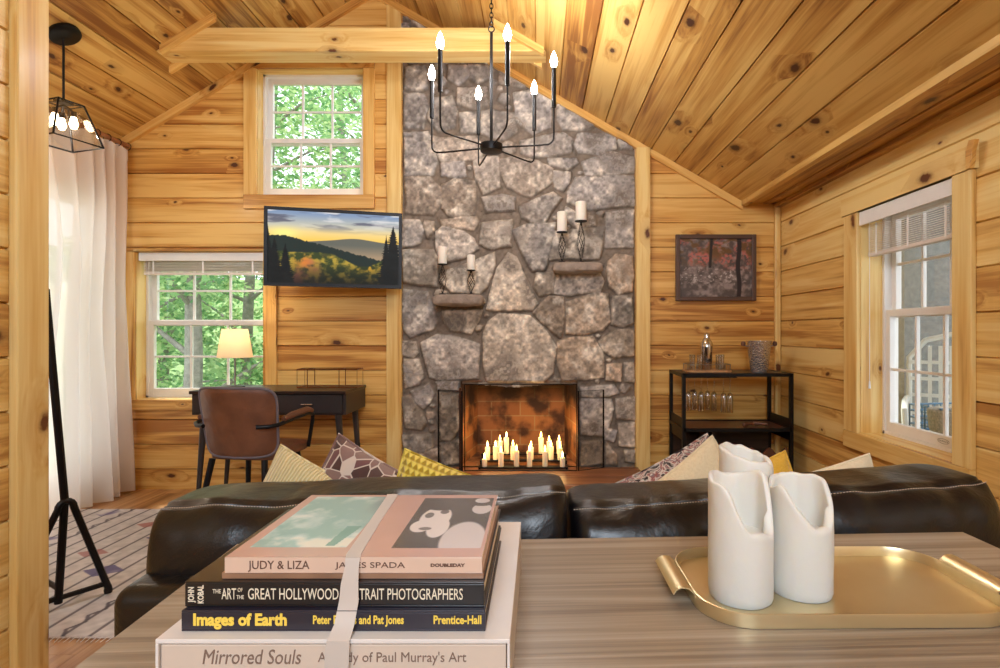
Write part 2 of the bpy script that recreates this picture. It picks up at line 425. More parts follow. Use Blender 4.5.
# ================================================================== windows
def sash(mb, x0, x1, z0, z1, y, st=.035, bot=.045, top=.035, nx=3, nz=2, mun=.014, t=.03):
    mb.box((x0, y, z0), (x0+st, y+t, z1)); mb.box((x1-st, y, z0), (x1, y+t, z1))
    mb.box((x0+st, y, z0), (x1-st, y+t, z0+bot)); mb.box((x0+st, y, z1-top), (x1-st, y+t, z1))
    for i in range(1, nx):
        c = x0+st+(x1-x0-2*st)*i/nx; mb.box((c-mun/2, y+.006, z0+bot), (c+mun/2, y+t-.006, z1-top))
    for i in range(1, nz):
        c = z0+bot+(z1-top-z0-bot)*i/nz; mb.box((x0+st, y+.007, c-mun/2), (x1-st, y+t-.007, c+mun/2))
def window(name, x0, x1, z0, z1, tf, depth=.16, fr=.02, trimw=(.1,.1,.075,.1), mid=.5, trimext=(0,0), wmat='pine', jamb='pine_pale', nx=3, ncasing=True):
    """built in local coords: wall plane y=0, room on -y side; tf = world matrix"""
    T = Matrix(tf)
    w = thing(name, None, None); tag(w, kind='structure'); w.matrix_world = T
    mb = MB()   # wooden jamb lining
    e = .003
    mb.box((x0-.02, -.001, z0-.02), (x0+e, depth, z1+.02), var=.95); mb.box((x1-e, -.001, z0-.02), (x1+.02, depth, z1+.02), var=.9)
    mb.box((x0+e, -.001, z0-.02), (x1-e, depth, z0+e), var=.8); mb.box((x0+e, -.001, z1-e), (x1-e, depth, z1+.02), var=.4)
    mb.build('window_jamb', jamb, w)
    mb = MB(); l, r, t, b = trimw
    mb.box((x0-l, -.022, z0), (x0, .0, z1)); mb.box((x1, -.022, z0), (x1+r, .0, z1))
    mb.box((x0-l-trimext[0], -.024, z1), (x1+r+trimext[0], .0, z1+t)); mb.box((x0-l, -.026, z0-b), (x1+r, .0, z0))
    mb.build('window_casing', wmat, w, bevel=.003)
    mb = MB(); f = fr; y = depth-.075   # vinyl frame
    mb.box((x0, y, z0), (x0+f, depth, z1)); mb.box((x1-f, y, z0), (x1, depth, z1))
    mb.box((x0, y, z0), (x1, depth, z0+f)); mb.box((x0, y, z1-f), (x1, depth, z1))
    mb.build('window_frame', 'white_vinyl', w, bevel=.002)
    zm = z0+f+(z1-z0-2*f)*mid
    mb = MB(); sash(mb, x0+f, x1-f, z0+f, zm+.02, y+.006, nx=nx, bot=.05); mb.build('lower_sash', 'white_vinyl', w, bevel=.002)
    mb = MB(); sash(mb, x0+f, x1-f, zm-.02, z1-f, y+.038, nx=nx); mb.build('upper_sash', 'white_vinyl', w, bevel=.002)
    mb = MB(); mb.box((x0+f+.02, y+.021, z0+f+.03), (x1-f-.02, y+.024, zm)); mb.build('lower_glass', 'glass', w)
    mb = MB(); mb.box((x0+f+.02, y+.053, zm), (x1-f-.02, y+.056, z1-f-.02)); mb.build('upper_glass', 'glass', w)
    return w
w1 = window('window_1', LW[0], LW[1], LW[2], LW[3], Matrix.Translation((0, YB, 0)), depth=.17, trimw=(.085,.095,.0,.075), mid=.52)
w2 = window('window_2', UW[0], UW[1], UW[2], UW[3], Matrix.Translation((0, YB, 0)), depth=.15, trimw=(.09,.08,.05,.1), mid=.46)
# right window: local x -> world -y (looking out along +x)
TR = Matrix(((0,1,0,XR),(-1,0,0,0),(0,0,1,0),(0,0,0,1)))
w3 = window('window_3', -RW[1], -RW[0], RW[2], RW[3], TR, depth=.19, trimw=(.125,.1,.0,.09), mid=.54, wmat='pine_pale')
mb = MB()
prof = [(-.02,0),(.0,.0),(.0,.105),(-.02,.105)]
mb.box((-RW[1]-.14, -.03, RW[3]), (-RW[0]+.115, .0, RW[3]+.095), var=.9)
mb.build('window_header', 'pine_pale', w3, bevel=.003)
mb = MB()   # scrolled bracket end of the header
pr = [(0,0),(.02,.0),(.03,.03),(.03,.06),(.045,.105),(.015,.11),(.0,.07)]
Tm = Matrix.Translation((-RW[0]+.10, -.024, RW[3]-.002)) @ Matrix.Rotation(R(90), 4, 'X')
mb.prism([(x, y) for x, y in pr], .02, mat=Tm @ Matrix.Translation((0,0,-.0))); mb.build('header_scroll', 'pine', w3, bevel=.002)
mb = MB(); yy = .19-.075+.0045; zc = RW[2]+.045; xx = -2.47
mb.tube([(xx+.035*math.cos(a), yy, zc+.011*math.sin(a)) for a in np.linspace(0, 2*math.pi, 25)[:-1]], .0007, 5, closed=True)
mb.tube([(xx-.028+.004*i, yy, zc+.004*math.sin(i*2.3)) for i in range(15)], .0006, 5)
mb.build('maker_mark', 'iron', w3)
# glazed door behind the sheer curtain
TL_ = Matrix(((0,-1,0,XL),(1,0,0,0),(0,0,1,0),(0,0,0,1)))
d1 = thing('door_1', None, None); tag(d1, kind='structure'); d1.matrix_world = TL_
mb = MB(); mb.box((2.95,0,.06),(3.03,.07,2.08)); mb.box((3.64,0,.06),(3.72,.07,2.08)); mb.box((3.03,0,.06),(3.64,.07,.22)); mb.box((3.03,0,1.98),(3.64,.07,2.08)); mb.build('door_frame', 'white_vinyl', d1)
mb = MB(); mb.box((3.03,.03,.22),(3.64,.034,1.98)); mb.build('door_glass', 'glass', d1)
# portals of the daylight
def portal(loc, rot, sx, sy):
    l = bpy.data.lights.new('daylight_portal', 'AREA'); l.shape = 'RECTANGLE'; l.size = sx; l.size_y = sy; l.cycles.is_portal = True
    o = bpy.data.objects.new('daylight_portal', l); COL.objects.link(o); o.location = loc; o.rotation_euler = rot
portal(((LW[0]+LW[1])/2, YB+.2, (LW[2]+LW[3])/2), (R(-90), 0, 0), .92, 1.06)
portal(((UW[0]+UW[1])/2, YB+.2, (UW[2]+UW[3])/2), (R(-90), 0, 0), .8, .92)
portal((XL-.12, 3.335, 1.07), (0, R(-90), 0), 2.0, .75)
portal((XR+.22, (RW[0]+RW[1])/2, (RW[2]+RW[3])/2), (0, R(90), 0), 1.2, .67)
# blinds
def blind(label, loc, T, w, hv, hs, n, sy, group=None, cord=None):
    r = thing('window_blind', label, 'blind'); r.matrix_world = T @ Matrix.Translation(loc)
    mb = MB(); mb.box((-w/2, -.012, -hv), (w/2, .0, 0)); mb.build('valance', 'white_vinyl', r, bevel=.003)
    mb = MB()
    for i in range(n):
        z = -hv-hs*(i+.3)/n
        vs = [(-w/2+.02, sy, z-.002), (w/2-.02, sy, z-.002), (w/2-.02, sy+.04, z+.011), (-w/2+.02, sy+.04, z+.011)]
        mb.add(vs+[(x, y, q-.003) for x, y, q in vs], [(0,1,2,3),(7,6,5,4),(0,4,5,1),(1,5,6,2),(2,6,7,3),(3,7,4,0)])
    mb.build('slats', 'white_slat', r)
    mb = MB(); mb.box((-w/2+.02, sy, -hv-hs-.018), (w/2-.02, sy+.04, -hv-hs)); mb.build('bottom_rail', 'white_slat', r, bevel=.002)
    for x in (-w/2+.09, 0, w/2-.09):
        mb = MB(); mb.box((x-.006, sy-.0015, -hv-hs-.01), (x+.006, sy, -hv)); mb.build('ladder_tape', 'white_vinyl', r)
    if cord:
        mb = MB(); mb.tube([(cord, sy-.004, -hv+.01), (cord, sy-.004, -.9)], .0016, 6); mb.tube([(cord, sy-.004, -.9), (cord, sy-.004, -.94)], [.003, .006], 8); mb.build('pull_cord', 'white_vinyl', r)
    return r
blind('white slatted blind drawn up at the top of the low window by the desk', ((LW[0]+LW[1])/2, .02, LW[3]-.002), Matrix.Translation((0, YB, 0)), .9, .06, .08, 7, .012, cord=-.39)
blind('white slatted blind drawn up in the right wall window', (-(RW[0]+RW[1])/2, .0, RW[3]-.004), TR, .66, .072, .15, 15, .025, cord=-.29)
# ================================================================== stone chimney (relief computed from stone outlines)
S1 = [[(190,20),(260,25),(275,60),(230,95),(190,70)],[(270,20),(345,25),(345,70),(310,90),(275,70)],
[(120,150),(200,140),(222,200),(210,260),(150,280),(110,230)],[(15,130),(95,135),(105,180),(90,270),(20,270)],
[(20,30),(95,25),(110,110),(60,120),(20,110)],[(225,110),(340,110),(350,175),(300,190),(225,170)],
[(235,205),(330,200),(370,195),(450,210),(460,280),(400,310),(330,290),(240,280)],[(390,20),(520,40),(560,80),(480,105),(390,90)],
[(445,130),(560,110),(600,150),(590,260),(520,290),(460,240)],[(15,290),(110,285),(135,330),(145,400),(130,450),(20,450)],
[(120,300),(150,305),(290,300),(320,330),(320,390),(160,395)],[(160,405),(250,400),(255,455),(215,460),(165,450)],
[(290,400),(330,385),(385,380),(388,500),(330,525),(295,470)],[(395,390),(440,375),(540,395),(598,430),(600,480),(510,535),(420,500),(395,440)],
[(475,320),(560,300),(640,285),(680,310),(670,360),(600,380),(520,380),(480,360)],[(625,170),(700,190),(770,245),(740,275),(640,270),(620,230)],
[(700,290),(830,285),(850,300),(845,345),(780,368),(700,360),(685,330)],[(865,300),(920,335),(915,345),(870,345),(858,320)],
[(580,390),(690,385),(700,400),(660,425),(590,415)],[(605,440),(668,440),(665,480),(640,515),(608,500)],
[(715,400),(830,360),(920,380),(920,440),(830,450),(730,450)],[(690,462),(920,455),(920,570),(810,580),(760,590),(660,560),(660,520)],
[(20,460),(120,460),(155,500),(160,560),(130,605),(25,600)],[(165,490),(215,465),(290,480),(300,540),(290,605),(200,620),(165,580)],
[(325,540),(400,530),(450,540),(450,590),(340,595)],[(470,580),(530,545),(600,520),(632,545),(570,635),(520,640),(480,620)],
[(160,628),(300,615),(310,630),(290,665),(170,660)],[(655,580),(700,605),(760,600),(770,650),(700,660),(650,620)]]
S2 = [[(10,0),(75,0),(90,40),(80,90),(50,105),(10,105)],[(97,0),(130,5),(130,40),(108,70),(93,20)],
[(140,45),(170,25),(250,45),(290,75),(308,115),(250,150),(190,160),(150,130),(135,90)],[(325,10),(440,0),(435,100),(350,110),(315,95)],
[(12,120),(130,118),(150,150),(145,262),(60,250),(12,240)],[(445,40),(500,20),(615,10),(600,85),(570,195),(520,200),(480,130)],
[(610,45),(805,30),(795,110),(780,150),(640,150),(590,155)],[(812,-30),(915,-40),(915,105),(812,105)],
[(180,200),(300,160),(370,125),(372,180),(345,260),(310,290),(200,280),(160,240)],[(425,125),(455,145),(500,240),(538,330),(520,350),(400,358),(340,345),(350,310),(385,190)],
[(535,210),(608,210),(605,290),(550,298),(528,265)],[(618,215),(780,210),(798,240),(780,280),(660,295),(612,290)],
[(820,160),(850,135),(910,140),(918,200),(910,280),(860,290),(822,260),(812,200)],[(12,270),(110,285),(125,330),(148,400),(130,430),(40,460),(12,430)],
[(170,360),(320,355),(300,410),(280,450),(200,435),(175,400)],[(525,360),(580,305),(640,305),(645,380),(630,462),(600,440),(560,400)],
[(655,325),(780,285),(812,290),(825,400),(800,435),(700,450),(655,445)],[(835,300),(910,300),(915,400),(880,422),(835,410)],
[(330,450),(345,400),(380,372),(510,378),(560,420),(612,500),(600,600),(560,635),(340,632),(328,560)],[(85,485),(140,455),(200,458),(310,490),(305,625),(150,632),(120,620),(100,560)],
[(620,480),(700,460),(760,460),(800,530),(800,620),(640,630),(622,560)],[(785,480),(850,435),(920,430),(920,530),(850,540),(800,515)],
[(10,480),(60,480),(70,520),(50,540),(10,530)],[(15,550),(70,550),(90,620),(40,655),(15,640)],[(815,570),(870,570),(865,635),(812,630)],[(885,565),(918,560),(918,640),(885,635)]]
S3 = [[(50,60),(105,50),(125,90),(110,130),(60,145)],[(80,160),(150,135),(165,170),(150,200),(130,225),(95,200)],[(50,180),(75,175),(140,280),(120,305),(60,300)],
[(50,330),(160,325),(165,370),(130,400),(55,375)],[(190,165),(262,170),(265,300),(240,350),(195,345)],[(195,360),(270,350),(270,440),(195,440)],
[(735,190),(850,190),(860,230),(830,330),(735,325)],[(735,360),(820,350),(820,440),(735,450)],[(870,190),(945,180),(945,270),(875,260)],
[(880,285),(945,280),(942,370),(885,365)],[(905,385),(945,385),(945,430),(910,425)],[(735,145),(860,138),(880,165),(800,180),(740,178)],[(835,360),(870,410),(870,440),(835,440)],
[(130,390),(185,380),(185,460),(60,470),(55,400)],[(180,128),(262,128),(262,155),(185,155)],[(835,300),(870,310),(860,350),(830,345)]]
def chimney():
    polys = [[(400+x/3.93, 60+y/3.93) for x, y in p] for p in S1]+[[(400+x/3.93, 220+y/3.93) for x, y in p] for p in S2]+[[(390+x/3.846, 350+y/3.846) for x, y in p] for p in S3]
    toX = lambda px: (px-CX)/F*YB
    toZ = lambda py: CZ-(py-CY)/F*YB
    polys = [[(toX(x), toZ(y)) for x, y in p] for p in polys]
    st = .0047
    xs = np.arange(CHX0, CHX1+st*.5, st); zs = np.arange(0.0, 3.52, st)
    X, Z = np.meshgrid(xs, zs)
    wx = (fbm(X*9, Z*9, 3, 5)-.5)*.022; wz = (fbm(X*9, Z*9, 3, 15)-.5)*.022
    Xw, Zw = X+wx, Z+wz
    def sdf(poly):                      # positive inside
        P = np.array(poly); n = len(P)
        m = (X > P[:,0].min()-.1) & (X < P[:,0].max()+.1) & (Z > P[:,1].min()-.1) & (Z < P[:,1].max()+.1)
        x, z = Xw[m], Zw[m]; d = np.full(x.shape, 1e9); ins = np.zeros(x.shape, bool)
        for i in range(n):
            a, b = P[i], P[(i+1) % n]; e = b-a; w = np.stack([x-a[0], z-a[1]], 1)
            t = np.clip((w@e)/(e@e), 0, 1); d = np.minimum(d, np.hypot(w[:,0]-t*e[0], w[:,1]-t*e[1]))
            c = ((a[1] > z) != (b[1] > z)) & (x < (b[0]-a[0])*(z-a[1])/(b[1]-a[1]+1e-12)+a[0]); ins ^= c
        return m, np.where(ins, d, -d)
    best = np.full(X.shape, -.2); sid = np.full(X.shape, -1)
    for k, p in enumerate(polys):
        m, d = sdf(p); d = d+.009; cur = best[m]; up = d > cur; cur[up] = d[up]; best[m] = cur; s = sid[m]; s[up] = k; sid[m] = s
    sid[best < -.02] = -1
    # smaller fill stones in what is left between the traced ones
    rr = random.Random(4); k = len(polys)
    for r in (.10, .075, .05, .034, .024):
        for _ in range(1400 if r < .06 else 500):
            x, z = rr.uniform(CHX0+.02, CHX1-.02), rr.uniform(.02, 3.5)
            i = min(int(z/st), len(zs)-1); j = min(int((x-CHX0)/st), len(xs)-1)
            if best[i, j] < -(r*.74+.002) :
                n = rr.choice((5,6,7)); a0 = rr.uniform(0, 6); f = rr.uniform(.7, 1.0)
                pl = [(x+r*rr.uniform(.75, 1.1)*math.cos(a0+2*math.pi*q/n), z+f*r*rr.uniform(.75, 1.1)*math.sin(a0+2*math.pi*q/n)) for q in range(n)]
                m, d = sdf(pl); cur = best[m]; up = d > cur; cur[up] = d[up]; best[m] = cur; s = sid[m]; s[up] = k; s[up & (d < -.02)] = -1; sid[m] = s; k += 1
    d = best
    rs = np.random.RandomState(3); th = rs.uniform(.6, 1.25, k+1); tl = rs.uniform(-1, 1, (k+1, 2)); tone = rs.uniform(0, 1, k+1); bri = rs.uniform(.78, 1.12, k+1); bri[37] = 1.12; tone[37] = .75; bri[46] = 1.08; tone[46] = .65
    e = np.clip(d/.020, 0, 1); prof = np.sqrt(1-(1-e)**2)
    n1 = fbm(X*14, Z*14, 4, 31); n2 = fbm(X*45, Z*45, 3, 41); n3 = fbm(X*5, Z*5, 3, 51)
    H = np.where(d > 0, 0.026*prof*th[sid]+(n1-.5)*.020*prof+(n2-.5)*.008, -.006*np.clip(-d/.01, 0, 1)+(n2-.5)*.008)
    # colour: weathered field stone, greys to tans, lichen blotches; mortar grey brown
    gray = np.array([.69,.67,.66]); tan = np.array([.76,.70,.61]); brown = np.array([.66,.57,.49]); pale = np.array([.80,.77,.72])
    t = tone[sid]
    wz2 = np.clip((2.3-Z)/1.0, 0, 1)          # tan and brown tints get stronger toward the bottom
    c = lerp(lerp(np.broadcast_to(gray, X.shape+(3,)), tan, t*(.35+.65*wz2)), brown, np.clip((t-.7)*3, 0, 1)*(.3+.7*wz2))
    c = c*bri[sid][..., None]
    c = lerp(c, pale, np.clip((n1-.5)*5, 0, 1)*.7)
    c = lerp(c, np.array([.42,.39,.36]), np.clip((.48-n3)*6, 0, 1)*np.clip((n2-.40)*5, 0, 1)*.85)
    c = c*((1+(n2-.5)*.75)*(1+(n1-.5)*.35))[..., None]
    mort = np.broadcast_to(np.array([.50,.45,.40]), X.shape+(3,))*(1+(n2-.5)*.4)[..., None]
    col = lerp(mort, c, np.clip(d/.006+.3, 0, 1))
    # opening of the firebox
    OX0, OX1, OZ = -.560, .275, .748
    hole = (X > OX0) & (X < OX1) & (Z < OZ+.012*np.sin(X*9))
    Y = YB+.012-H
    idx = np.arange(X.size).reshape(X.shape)
    q = np.stack([idx[:-1,:-1], idx[:-1,1:], idx[1:,1:], idx[1:,:-1]], -1)
    roof = np.where(X < RX, RZ+.6*(X-RX), RZ-.577*(X-RX))
    keep = ~(hole[:-1,:-1] & hole[1:,1:] & hole[:-1,1:] & hole[1:,:-1]) & (Z[:-1,:-1] < roof[:-1,:-1]+.01)
    q = q[keep].reshape(-1, 4)
    pos = np.stack([X, Y, Z], -1).reshape(-1, 3)
    used = np.zeros(len(pos), bool); used[q.ravel()] = True; rem = np.cumsum(used)-1; pos = pos[used]; q = rem[q]; colr = np.clip(col.reshape(-1, 3)[used], 0, 1)
    me = bpy.data.meshes.new('stone_face'); me.from_pydata(pos.tolist(), [], q.tolist())
    lin = np.where(colr <= .04045, colr/12.92, ((colr+.055)/1.055)**2.4)
    me.color_attributes.new('paint', 'FLOAT_COLOR', 'POINT').data.foreach_set('color', np.concatenate([lin, np.ones((len(lin), 1))], 1).ravel())
    me.polygons.foreach_set('use_smooth', [True]*len(me.polygons)); me.materials.append(M['stone'])
    root = thing('stone_chimney', 'tall fieldstone chimney with open fireplace between two pine uprights', 'fireplace', ((CHX0+CHX1)/2, YB, 0))
    ob = bpy.data.objects.new('stone_face', me); COL.objects.link(ob); ob.parent = root; ob.location = (-(CHX0+CHX1)/2, -YB, 0)
    bs = root.location
    # core behind the face: solid masonry around the firebox
    mb = MB(); y0, y1 = YB+.02, YB+.62
    mb.box((CHX0+.01, y0, 0), (OX0, y1, 3.0)); mb.box((OX1, y0, 0), (CHX1-.01, y1, 2.42)); mb.box((OX0, y0, OZ+.03), (OX1, y1, 2.66)); mb.box((OX0, y0+.47, 0), (OX1, y1, OZ+.03)); mb.box((OX0, y0, -.01), (OX1, y1, .17))
    mb.build('masonry', 'mortar', root, base=bs)
    mb = MB(); s = .07
    A = [(OX0, YB-.02), (OX1, YB-.02), (OX1-s, YB+.44), (OX0+s, YB+.44)]
    z0, z1 = .17, OZ+.03
    def quad(a, b, c, d_, uvw): mb.add([a, b, c, d_], [(0,1,2,3)], [uvw])
    def U(a, b): return math.dist(a, b)
    L = U(A[0], A[3]); 
    quad((*A[0], z0), (*A[3], z0), (*A[3], z1), (*A[0], z1), [(0,z0),(L,z0),(L,z1),(0,z1)])
    W_ = U(A[3], A[2]); quad((*A[3], z0), (*A[2], z0), (*A[2], z1), (*A[3], z1), [(L,z0),(L+W_,z0),(L+W_,z1),(L,z1)])
    quad((*A[2], z0), (*A[1], z0), (*A[1], z1), (*A[2], z1), [(2,z0),(2+L,z0),(2+L,z1),(2,z1)])
    quad((*A[0], z0+.002), (*A[1], z0+.002), (*A[2], z0+.002), (*A[3], z0+.002), [(0,0),(.8,0),(.8,.4),(0,.4)])
    quad((*A[3], z1), (*A[2], z1), (*A[1], z1), (*A[0], z1), [(0,0),(.8,0),(.8,.4),(0,.4)])
    mb.build('firebox', 'firebrick', root, base=bs)
    # two stone ledges that stick out of the face
    for (xa, xb, za, zb) in ((432, 484, 294, 306), (552, 604, 262, 273)):
        n = 26; a = toX(xa)*.965; b = toX(xb)*.965 ; zt = CZ-(za-CY)/F*3.74; zb_ = CZ-(zb-CY)/F*3.74
        a = (xa-CX)/F*3.74; b = (xb-CX)/F*3.74
        mb = MB(); rng = random.Random(int(xa))
        def fn(u, v):
            x = a+(b-a)*u; ang = 2*math.pi*v; hy = .10; hz = (zt-zb_)/2; e = (1-abs(2*u-1)**5)**.3
            yy = math.copysign(abs(math.cos(ang))**.45, math.cos(ang)); zz = math.copysign(abs(math.sin(ang))**.45, math.sin(ang))
            nz = mnoise.noise(Vector((x*12, yy*2, zz*2+xa)))*.009
            return (x, 3.79+(hy+nz)*yy*e, (zt+zb_)/2+(hz+nz*(.15 if zz > .5 else .6))*zz*e)
        mb.grid(fn, n, 24, closev=True); mb.build('stone_ledge', 'ledge_stone', root, base=bs)
    return root
simple('mortar', (104,92,80), .9, var=.2)
simple('ledge_stone', (150,136,124), .85, var=.28, vscale=16, bump=.5, bscale=60)
def brick_mat():
    t = NT('firebrick'); uv = t.n('ShaderNodeUVMap').outputs[0]
    b = t.n('ShaderNodeTexBrick'); t.l(uv, b.inputs['Vector']); b.inputs['Scale'].default_value = 1.0
    b.inputs['Brick Width'].default_value = .23; b.inputs['Row Height'].default_value = .115; b.inputs['Mortar Size'].default_value = .005
    b.inputs['Color1'].default_value = srgb(176,116,66); b.inputs['Color2'].default_value = srgb(140,88,52); b.inputs['Mortar'].default_value = srgb(170,134,88)
    nz = t.noise(uv, 5, 4).outputs[0]
    c = t.mix(t.mr(nz, .42, .62), b.outputs[0], srgb(70,40,24))
    sp = t.n('ShaderNodeSeparateXYZ'); t.l(uv, sp.inputs[0])
    soot = t.mr(t.math('ADD', sp.outputs[1], t.math('MULTIPLY', nz, .25)), .62, .82)
    c = t.mix(t.math('MULTIPLY', soot, .85), c, srgb(34,22,16))   # soot stain under the throat
    t.bsdf(c, .8); t.bump(nz, .4, .02); M['firebrick'] = t.m
brick_mat()
chimney()
# ================================================================== materials of the furniture
def leather(key, a, b, rough=.34, wr=7, coat=.25, bs=.5):
    t = NT(key); tc = t.n('ShaderNodeTexCoord').outputs['Object']
    n = t.noise(tc, 9, 4).outputs[0]; t.bsdf(t.ramp(n, [(.35, srgb(*a)), (.7, srgb(*b))]), t.mr(t.noise(tc, 30, 3).outputs[0], .3, .7, rough-.02, rough+.04), coat=coat, spec=.5)
    h = t.math('ADD', t.math('MULTIPLY', t.noise(tc, wr, 4, .6, .8).outputs[0], 1.0), t.math('MULTIPLY', t.noise(tc, 260, 2).outputs[0], .06))
    t.bump(h, bs, .03); M[key] = t.m
leather('black_leather', (11,10,13), (18,16,19), .36, 5, .2, .28); leather('tan_leather', (98,58,36), (122,76,48), .5, 9, .1, .15)
simple('stitch', (206,190,172), .7); simple('piping_grey', (110,100,104), .7); simple('walnut_arm', (104,66,46), .5)
# ================================================================== console table in front of the camera
TZ = .75; TRZ = R(2.47); TL = 1.347; TD = .72
TC = Vector((-.541, .968, 0)); TM = Matrix.Translation(TC) @ Matrix.Rotation(TRZ, 4, 'Z')
tb = thing('console_table', 'grey-brown oak console table behind the black sofa, in the foreground', 'table', TC, TRZ)
mb = MB(); nb = 4
for i in range(nb): mb.box((0, -TD+TD*i/nb, TZ-.035), (TL, -TD+TD*(i+1)/nb-.0002, TZ), ax=0)
mb.build('table_top', 'table_wood', tb)
mb = MB(); mb.box((.03, -TD+.03, TZ-.12), (TL-.03, -TD+.05, TZ-.035)); mb.box((.03, -.05, TZ-.12), (TL-.03, -.03, TZ-.035)); mb.box((.03, -TD+.05, TZ-.12), (.05, -.05, TZ-.035)); mb.box((TL-.05, -TD+.05, TZ-.12), (TL-.03, -.05, TZ-.035))
mb.build('apron', 'table_wood', tb)
for x in (.03, TL-.09):
    for y in (-TD+.03, -.09):
        mb = MB(); mb.box((x, y, 0), (x+.06, y+.06, TZ-.035)); mb.build('leg', 'table_wood', tb, bevel=.004)
# ================================================================== sofa
SO = Vector((.08, 1.10, 0)); SRZ = R(2.47)
sofa = thing('sofa', 'black leather sofa with puffy back cushions and pale stitching, seen from behind', 'sofa', SO, SRZ)
def rbox(mb, lo, hi, ex=.3, n=36, m=28, wr=0.0, seed=0, wf=6):
    c = [(a+b)/2 for a, b in zip(lo, hi)]; h = [(b-a)/2 for a, b in zip(lo, hi)]
    r = ex
    def fn(u, v):
        th = (u-.5)*math.pi; ph = 2*math.pi*v
        d = Vector((math.sin(th), math.cos(th)*math.cos(ph), math.cos(th)*math.sin(ph)))
        p = 2/ r
        k = (abs(d.x)**p+abs(d.y)**p+abs(d.z)**p)**(-1/p)
        q = Vector((d.x*k*h[0], d.y*k*h[1], d.z*k*h[2]))
        w = mnoise.noise(Vector((q.x*wf+seed, q.y*wf, q.z*wf)))*wr
        n_ = Vector((q.x/h[0]**2, q.y/h[1]**2, q.z/h[2]**2)).normalized()
        q += n_*w
        return (c[0]+q.x, c[1]+q.y, c[2]+q.z)
    mb.grid(fn, n, m, closev=True)
    return mb
XA, XB = -.90, .97
mb = MB(); mb.box((XA, -.045, .12), (XB, .22, .640)); fr_ = mb.build('back_frame', 'black_leather', sofa, bevel=.035, seg=6); fr_.data.polygons.foreach_set('use_smooth', [True]*6)
mb = rbox(MB(), (XA+.15, .18, .10), (XB-.15, .93, .30), .16, 40, 32); mb.build('base', 'black_leather', sofa)
for s, (a, b) in enumerate(((XA, XA+.2), (XB-.2, XB))):
    mb = rbox(MB(), (a, .20, .10), (b, .95, .60), .3, 32, 32, .004, s*7); mb.build('armrest', 'black_leather', sofa)
for s in (0, 1):
    a = XA+.2+s*.77; mb = rbox(MB(), (a, .26, .20), (a+.74, .96, .37), .28, 36, 32, .006, s*5); mb.build('seat_cushion', 'black_leather', sofa)
for x in (XA+.08, XB-.08):
    for y in (.05, .88):
        mb = MB(); mb.lathe([(.02,0),(.03,.12)], 12, (x, y, 0)); mb.build('foot', 'dark_wood', sofa)
def back_cushion(x0, x1, zl, zr, seed):
    c = (x0+x1)/2; hw = (x1-x0)/2; cy, cz, a, bb = .180, .60, .160, .18; SA = R(106)
    def prof(u, ang, off=0.0, dz=0.0):
        e = (1-abs(u)**16)**(1/3.0) if abs(u) < 1 else 0.0
        e2 = .45+.55*e; p = .52; b = (zl+(zr-zl)*((u+1)/2)**2.0)-cz
        sa, ca = math.sin(ang), math.cos(ang)
        y = math.copysign(abs(ca)**p, ca); z = math.copysign(abs(sa)**p, sa)
        x = c+u*hw
        seam = math.exp(-((ang-SA)/.40)**2)
        low = math.exp(-((ang-R(160))/.5)**2)
        w = .022*mnoise.noise(Vector((x*7+seed, ang*.9, seed)))*(.25+seam)+.009*mnoise.noise(Vector((x*22, ang*1.3, seed+5)))*(seam+.5*low)
        pinch = -.009*math.exp(-((ang-SA)/.055)**2)
        crown = .008*(1-u*u)-.006
        r = 1+off
        ez = (.90+.10*e)
        return Vector((x, cy+(a*r*e2+w+pinch)*y, cz+(b*r*ez+w*.6+pinch+crown)*z+dz))
    mb = MB(); n = 110; us = [-1+2*i/n for i in range(n+1)]; us = [math.copysign(abs(u)**.7, u) for u in us]
    mb.grid(lambda u, v: prof(us[min(n, int(round(u*n)))], 2*math.pi*v), n, 90, closev=True)
    for u in (-1, 1):
        ring = [prof(u, 2*math.pi*k/90) for k in range(90)]
        if u > 0: ring = ring[::-1]
        mb.add(ring, [tuple(range(90))])
    cu = mb.build('back_cushion', 'black_leather', sofa, sharp=80)
    mb = MB(); mb.tube([prof(u, SA, .010) for u in us[1:-1]], .0042, 8); mb.build('piping', 'black_leather', cu)
    mb = MB(); L = [prof(math.copysign(abs(q)**.85, q), SA+R(6), .012)+Vector((0, -.001, 0)) for q in np.linspace(-.985, .985, 300)]
    for i in range(0, len(L)-1, 2): mb.tube([L[i], L[i+1]], .0010, 4)
    st = mb.build('stitching', 'stitch', cu); tag(st, label='pale contrast stitching')
    return cu
back_cushion(-.897, -.012, .764, .786, 1.3); back_cushion(-.004, .96, .750, .802, 4.1)
